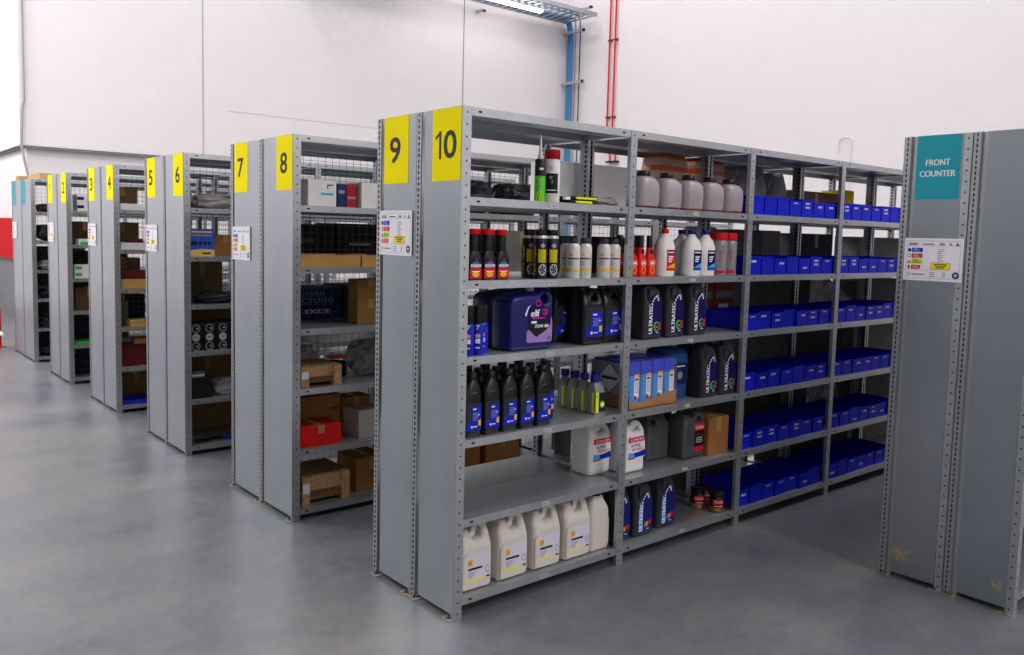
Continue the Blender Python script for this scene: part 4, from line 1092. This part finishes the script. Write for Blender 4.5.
# ---- run 6
X6 = -3.35
bag((X6 - .12, .29, ZL[5]), .22, .42, .11, BAGG, 71, 'grey film wrapped parts on the top shelf of run 6', name='wrapped_parts', cat='package')
carton((X6, .142, ZL[4]), .178, .14, .2, 'blue and yellow printed box on run 6', mat('denim_board', '#2f56b4', .5), tape=False, marks=[
    lambda lb: lb.poly([(-.089, 0), (.089, 0), (.089, .05), (.0, .056), (-.089, .045)], .001, mat('straw_print', '#e2b965', .5)), lambda lb: lb.quad(-.08, .07, .172, .186, .001, MATS['straw_print']), lambda lb: lb.quad(-.08, .07, .148, .16, .001, GREYP),
    lambda lb: lb.quad(-.085, -.04, .085, .11, .001, BLACKM), lambda lb: lb.disc(-.015, .097, .012, .001, BLACKM, 10), lambda lb: lb.disc(.018, .097, .012, .001, BLACKM, 10), lambda lb: lb.disc(.05, .097, .012, .001, BLACKM, 10), lambda lb: lb.quad(.0, .06, .018, .03, .0014, BLACKM)])
carton((X6 - .12, .36, ZL[4]), .17, .2, .16, 'brown carton beside the blue and yellow box', CARD)
bag((X6 - .1, .27, ZL[3]), .2, .4, .085, BAGD, 72, 'black film bag with white sticker on run 6')
carton((-3.79, .3, ZL[3]), .32, .12, .3, 'brown carton behind the black film bag on run 6', mat('dim_cardboard', '#8d6b3c', .85))
t = empty('filter_rack', (X6 - .01, .245, ZL[2]))
MB().box(-.25, 0, -.2, .2, 0, .2, BLACK, .004).build('case', t)
for r in range(3):
    for i in range(4):
        y, z = -.151 + i * .1, .033 + r * .066
        rr = MB(); n = 20
        for k in range(n):
            a, b = 2 * PI * k / n, 2 * PI * (k + 1) / n
            rr.add([(.003, y + q * math.cos(c), z + q * math.sin(c)) for q, c in ((.024, a), (.031, a), (.031, b), (.024, b))], [(0, 1, 2, 3)], mat('chrome_ring', '#c9ccd0', .25, .5))
        if r == 1: rr.disc(y, z, .024, .0025, mat('ivory_disc', '#c4c5c6', .4)); rr.quad(y - .012, y + .012, z - .004, z + .004, .0035, BLACKM)
        else: rr.disc(y + .008, z, .007, .003, MATS['ivory_disc'] if 'ivory_disc' in MATS else mat('ivory_disc', '#c4c5c6', .4), 10)
        rr.build('round_end', t)
tag(t, 'black case showing rows of round silver ringed ends on run 6', 'case')
carton((X6, .128, ZL[1]), .156, .2, .155, 'plain black box on the second shelf of run 6', DB, tape=False)
MB_ = MB().box(-.12, .0, -.05, .05, 0, .018, PAPER, .002).box(-.1, -.03, -.02, .07, .0181, .03, GREYP, .002)
tag(MB_.build('paper_packet', None, (X6 - .03, .115, ZL[1] + .1555)), 'white paper packet lying on the black box on run 6', 'packet')
bag((X6 - .1, .36, ZL[1]), .18, .24, .13, BAGC, 74, 'clear crumpled bag right of the black box on run 6')
carton((-3.79, .34, ZL[1]), .4, .12, .24, 'wide brown carton behind the clear bag on run 6', MATS['dim_cardboard'])
tag(MB().path([(0, -.14, .012), (.02, -.08, .012), (-.01, .0, .012), (.0, .06, .012)], .011, BLACK).path([(.0, .06, .012), (.01, .12, .014), (-.005, .17, .014)], .013, mat('tool_blue', '#2747c8', .4)).build('hand_tool', None, (X6 - .08, .25, ZL[0] + .001)), 'black tool with blue handle on the bottom shelf of run 6', 'tool')

# ---- run 4
X4 = -5.11
DR = mat('dark_red_crate', '#5c191e', .5)
carton((X4, .18, ZL[5]), .24, .2, .055, 'flat white pack on the top shelf of run 4', MATS['white_carton'], tape=False)
carton((-5.545, .2, ZL[5]), .26, .15, .22, 'brown carton behind the flat white pack on run 4', MATS['dim_cardboard'])
open_tray((X4, .18, ZL[4]), .24, .18, .06, WHITE, 'white open tray on the fifth shelf of run 4')
carton((-5.545, .2, ZL[4]), .28, .15, .24, 'brown carton behind the white tray on run 4', MATS['dim_cardboard'])
carton((X4 - .03, .2, ZL[4] + .0045), .12, .12, .09, 'dark red box standing in the white tray', DR, tape=False)
carton((X4, .19, ZL[3]), .26, .2, .085, 'pale flat carton on the fourth shelf of run 4', CARD2, tape=False)
carton((X4 - .02, .19, ZL[3] + .0853), .24, .16, .075, 'dark red box on the pale flat carton of run 4', DR, tape=False)
carton((-5.545, .2, ZL[3]), .3, .15, .26, 'brown carton behind the dark red box on run 4', MATS['dim_cardboard'])
carton((X4, .22, ZL[2]), .18, .2, .06, 'pale flat carton on the third shelf of run 4', CARD2, tape=False)
carton((X4 - .21, .13, ZL[2]), .09, .12, .22, 'tall grey carton behind the third shelf tray of run 4', GREYBOX, tape=False)
carton((-5.545, .3, ZL[2]), .18, .12, .26, 'black carton behind the third shelf tray of run 4', DB, tape=False)
carton((X4 - .03, .2, ZL[1]), .28, .2, .2, 'dark red crate on the second shelf of run 4', DR, tape=False)
carton((X4 - .01, .24, ZL[1] + .2003), .14, .14, .05, 'small brown carton on the dark red crate', CARD, tape=False)
open_tray((X4, .19, ZL[0]), .27, .25, .035, mat('cobalt_tray', '#2a2fc4', .4), 'blue shallow tray on the bottom shelf of run 4')
carton((-5.545, .3, ZL[0]), .3, .15, .2, 'brown carton behind the blue shallow tray', MATS['dim_cardboard'])

# ---- run 2
X2 = -6.82
GB = [lambda lb: lb.quad(-.05, .05, .0, .03, .001, mat('leaf_green', '#3fae5a', .5))]
for k in range(2):
    carton((X2, .17, ZL[5] + k * .0855), .13, .2, .085, 'white and navy box %s on run 2 top shelf' % ('below', 'above')[k], MATS['white_carton'], tape=False, group='white boxes on run 2', marks=[lambda lb: lb.quad(-.065, .0, .03, .06, .001, NAVY)])
carton((X2 - .2, .22, ZL[4]), .26, .15, .24, 'dark brown carton on the fifth shelf of run 2', mat('umber_board', '#5f432d', .8))
carton((X2, .18, ZL[4]), .14, .15, .06, 'small white and green box on the fifth shelf of run 2', MATS['white_carton'], tape=False, marks=GB)
bag((X2 - .3, .23, ZL[3]), .12, .32, .24, BAGD, 82, 'dark film bag on the fourth shelf of run 2')
for k in range(2):
    carton((X2, .17, ZL[3] + k * .0705), .2, .18, .07, 'white and green carton %s on run 2 fourth shelf' % ('below', 'above')[k], MATS['white_carton'], tape=False, group='green striped cartons on run 2', marks=[lambda lb: lb.quad(-.09, -.03, .02, .055, .001, MATS['leaf_green'])])
carton((X2 - .05, .22, ZL[2]), .28, .2, .25, 'brown carton on the third shelf of run 2', MATS['umber_board'])
open_tray((X2, .2, ZL[1]), .28, .22, .035, MATS['leaf_green'], 'green open tray on the second shelf of run 2')
bag((X2 - .3, .24, ZL[1]), .12, .36, .26, BAGD, 85, 'dark film bag behind the green tray on run 2')
bag((X2 - .28, .24, ZL[0]), .12, .36, .2, BAGD, 83, 'dark film bag on the bottom shelf of run 2')
for lv in (0, 1, 2, 3):
    carton((-7.30, .4, ZL[lv]), .66, .25, .27, 'dark grey carton behind the mesh of run 2, %s shelf' % shelfname[lv], MATS['dark_grey_board'], tape=False)
    carton((-9.18, .4, ZL[lv]), .66, .25, .27, 'dark grey carton behind the mesh of the blue sign run, %s shelf' % shelfname[lv], MATS['dark_grey_board'], tape=False)
    if lv in (0, 2): carton((-3.85, .4, ZL[lv]), .66, .25, .26, 'dim brown carton behind the mesh of run 6, %s shelf' % shelfname[lv], MATS['dim_cardboard'], tape=False)
# ---- run with the blue sign
for lv in range(6):
    bag((-8.72, .26, ZL[lv]), .3, .38, (.12, .2, .16, .12, .2, .1)[lv], BAGD if lv != 3 else BAGG, 90 + lv, '%s crumpled bag on the %s shelf of the blue sign run' % ('grey' if lv == 3 else 'dark', shelfname[lv]))
carton((-8.66, .3, 2.2 + E0), .36, .72, .075, 'flat pale carton lying on top of the blue sign run', mat('tan_board', '#c29a68', .8), tape=False)
carton((-9.42, .2, 2.2 + E0), .32, .24, .065, 'smaller flat carton on top at the far left', MATS['tan_board'], tape=False)

# ================================================================ wall services
CABLEB = mat('blue_cable', '#4f8fc4', .45)
t = empty('cable_tray', (-11.85, 9.2, 6.8))
for x in (-.5, .5): MB().box(x - .02, x + .02, -4.2, 3.02, -.03, .06, STEEL).build('side_rail', t)
for k in range(36):
    MB().box(-.48, .48, -4.1 + k * .2, -4.03 + k * .2, -.03, -.01, STEEL).build('rung', t)
tag(t, 'galvanised cable tray running high along the left wall', 'cable tray')
for k in range(7):
    x = -12.28 + k * .07 if k < 5 else -11.7 + (k - 5) * .2
    tag(MB().tube((x, 5, 6.822), (x, 12.1, 6.822), .026, CABLEB, 6).build('data_cable'), 'blue cable lying in the high cable tray', 'cable', 'blue cables in the tray')
for k in range(4):
    x = -12.41 + k * .045
    tag(MB().path([(x, 12.1, 6.84), (x, 12.28, 6.8), (x, 12.34, 6.6), (x, 12.34, 3.2), (x, 12.34, .02)], .022, CABLEB, 6).build('data_cable'), 'blue cable dropping down the wall corner', 'cable', 'blue cables dropping down the corner')
for x, m, l in ((-12.15, mat('purple_cable', '#8a78a8', .5), 'purple cable dropping down beside the blue cables'), (-12.0, mat('black_cable', '#3a3a40', .5), 'black cable dropping down beside the purple cable')):
    tag(MB().path([(x + .15, 12.0, 6.86), (x + .08, 12.24, 6.84), (x, 12.34, 6.6), (x, 12.34, 3.2), (x, 12.34, .02)], .014, m, 6).build('wall_cable'), l, 'cable')
for z, l in ((6.55, 'upper'), (5.36, 'lower')):
    t = empty('cable_bracket', (-12.2, 12.25, z)); MB().box(-.299, .4, -.035, .009, -.03, .03, STEEL).build('channel', t)
    MB().box(.4, .44, -.037, .0095, -.034, .034, BLACK).build('end_cap', t); tag(t, l + ' steel channel bracket behind the corner cables', 'bracket')
for k, (y, zz) in enumerate(((11.9, 6.93), (9.6, 6.6))):
    t = empty('mounting_bracket', (XL + .0, y, zz)); MB().box(.002, .25 if k else 1.25, -.03, .03, -.04 if k == 0 else -.03, .0 if k == 0 else .03, STEEL).build('arm', t); MB().box(.25 if k else 1.25, .29 if k else 1.3, -.035, .035, -.045, .005, BLACK).build('end_cap', t)
    tag(t, ('steel arm holding the end of the cable tray', 'short steel arm below the middle of the cable tray')[k], 'bracket')
t = empty('hanging_tube_light', (-11.75, 9.4, 6.7))
MB().box(-.08, .08, -1.5, 1.5, .03, .07, WHITE, .01).build('housing', t)
MB().rrings([(-.02, 0, 0, .11, 2.9, .04), (.03, 0, 0, .15, 2.96, .05)], emit('lit_diffuser', '#fff8f4', 9.0)).build('diffuser', t)
tag(t, 'lit white tube light fixed under the cable tray', 'light')
REDPIPE = mat('red_pipe', '#d4202a', .4)
for k, x in enumerate((-11.02, -10.85)):
    t = empty('fire_pipe', (x, 12.34, 0))
    MB().path([(0, 0, 8.98), (0, 0, 4.0), (0, 0, 3.72), (.03, 0, 3.66), (.1, 0, 3.62), (.13, 0, 3.56), (.13, 0, 3.44)], .021, REDPIPE, 8).build('pipe', t)
    for z in (6.2, 4.45): MB().box(-.045, .045, -.02, .058, z - .02, z + .02, mat('dark_clip', '#7c2a2c', .5)).build('pipe_clip', t)
    MB().box(.055, .205, -.07, .058, 3.40, 3.44, BLACK).build('flange', t)
    tag(t, 'vertical red pipe on the back wall, ' + ('left', 'right') [k] + ' of the pair', 'pipe', 'red wall pipes')
tag(MB().path([(XL + .03, .66, 9 - .02), (XL + .03, .66, 3.6), (XL + .03, .63, 3.45), (XL + .03, .61, 2.9), (XL + .03, .66, 2.6), (XL + .02, .72, 2.3), (XL + .02, .72, .02)], .022, mat('grey_conduit', '#a7a3a4', .5), 6).build('wall_conduit'), 'thin grey conduit running down the far left wall corner', 'conduit')
tag(MB().box(-16.4, -12.92, .64, .695, 1.06, 1.75, mat('red_board', '#c40d15', .6, spec=.05)).build('red_board'), 'bright red board on the wall at the far left edge', 'board')
t = empty('floor_barrier', (-10.2, -.12, 0))
MB().lathe([(.09, 0), (.09, .01), (.04, .02), (.04, .5), (.03, .53)], mat('barrier_red', '#c41a1f', .4), 14).build('post', t)
MB().tube((.02, 0, .21), (.36, .0, .20), .022, WHITE, 8).build('rail', t)
tag(t, 'red floor post with white rail at the far left edge', 'barrier')
MB_ = MB().path([(0, 0, 2.4), (0, 0, 3.5), (-.05, 0, 3.58), (-.2, 0, 3.58), (-.25, 0, 3.5), (-.25, 0, 3.3)], .009, mat('pale_conduit', '#e6e1e3', .5), 6)
tag(MB_.build('wall_conduit', None, (-5.0, YB - .025, 0)), 'pale bent conduit on the back wall above the blue bins', 'conduit')

# ================================================================ light and camera
def lamp(x, y, power, sx=1.5, sy=.35, z=ZC - .35):
    l = bpy.data.lights.new('ceiling_or_fill_lamp', 'AREA'); l.shape = 'RECTANGLE'; l.size = sx; l.size_y = sy; l.energy = power; l.color = (1, .98, .97)
    o = bpy.data.objects.new('ceiling_or_fill_lamp', l); COL.objects.link(o); o.location = (x, y, z)
    return o
for x in (-14, -11, -8):
    for y, p in ((-7.5, 220), (-4, 320)): lamp(x, y, p)
for x in (-5, -2):
    for y, p in ((-6.5, 90), (-3.2, 115)): lamp(x, y, p if x < -4 else p * .6, z=6.2)
for x in (-11, -8, -5, -2):
    for y, p in ((0, 80), (4, 60), (8, 60), (11, 45)): lamp(x, y, p)
lamp(6.3, 1.4, 165, z=6.2)  # unseen fill lamp added to brighten the first bays' front faces
for x, k in ((1.4, 1.0), (5.5, 1.15)):
    for y, p in ((3.4, 90), (6, 80), (9, 60)): lamp(x, y, p * k, z=6.2 if y < 5 else ZC - .35)

w = bpy.data.worlds.new('World'); SC.world = w; w.use_nodes = True
w.node_tree.nodes['Background'].inputs[0].default_value = (.6, .62, .65, 1); w.node_tree.nodes['Background'].inputs[1].default_value = .1

f_px, yaw, pitch, roll = 843.28, -.86975, -.085017, .025147
cpos = Vector((2.8351, -2.1039, 1.6730))
F = Vector((math.sin(yaw) * math.cos(pitch), math.cos(yaw) * math.cos(pitch), math.sin(pitch)))
r0 = Vector((math.cos(yaw), -math.sin(yaw), 0)); u0 = r0.cross(F)
Rv = r0 * math.cos(roll) + u0 * math.sin(roll); Uv = -r0 * math.sin(roll) + u0 * math.cos(roll)
cam = bpy.data.cameras.new('camera'); co = bpy.data.objects.new('camera', cam); COL.objects.link(co)
M = Matrix.Identity(4)
for i in range(3): M[i][0], M[i][1], M[i][2], M[i][3] = Rv[i], Uv[i], -F[i], cpos[i]
co.matrix_world = M
cam.sensor_fit = 'HORIZONTAL'; cam.sensor_width = 36; cam.lens = f_px / 1024 * 36; cam.shift_y = -20.5 / 1024; cam.clip_end = 200; cam.clip_start = .05
SC.camera = co
SC.view_settings.view_transform = 'Standard'; SC.view_settings.look = 'None'; SC.view_settings.exposure = -.12; SC.view_settings.gamma = 1
SC.view_settings.use_curve_mapping = False
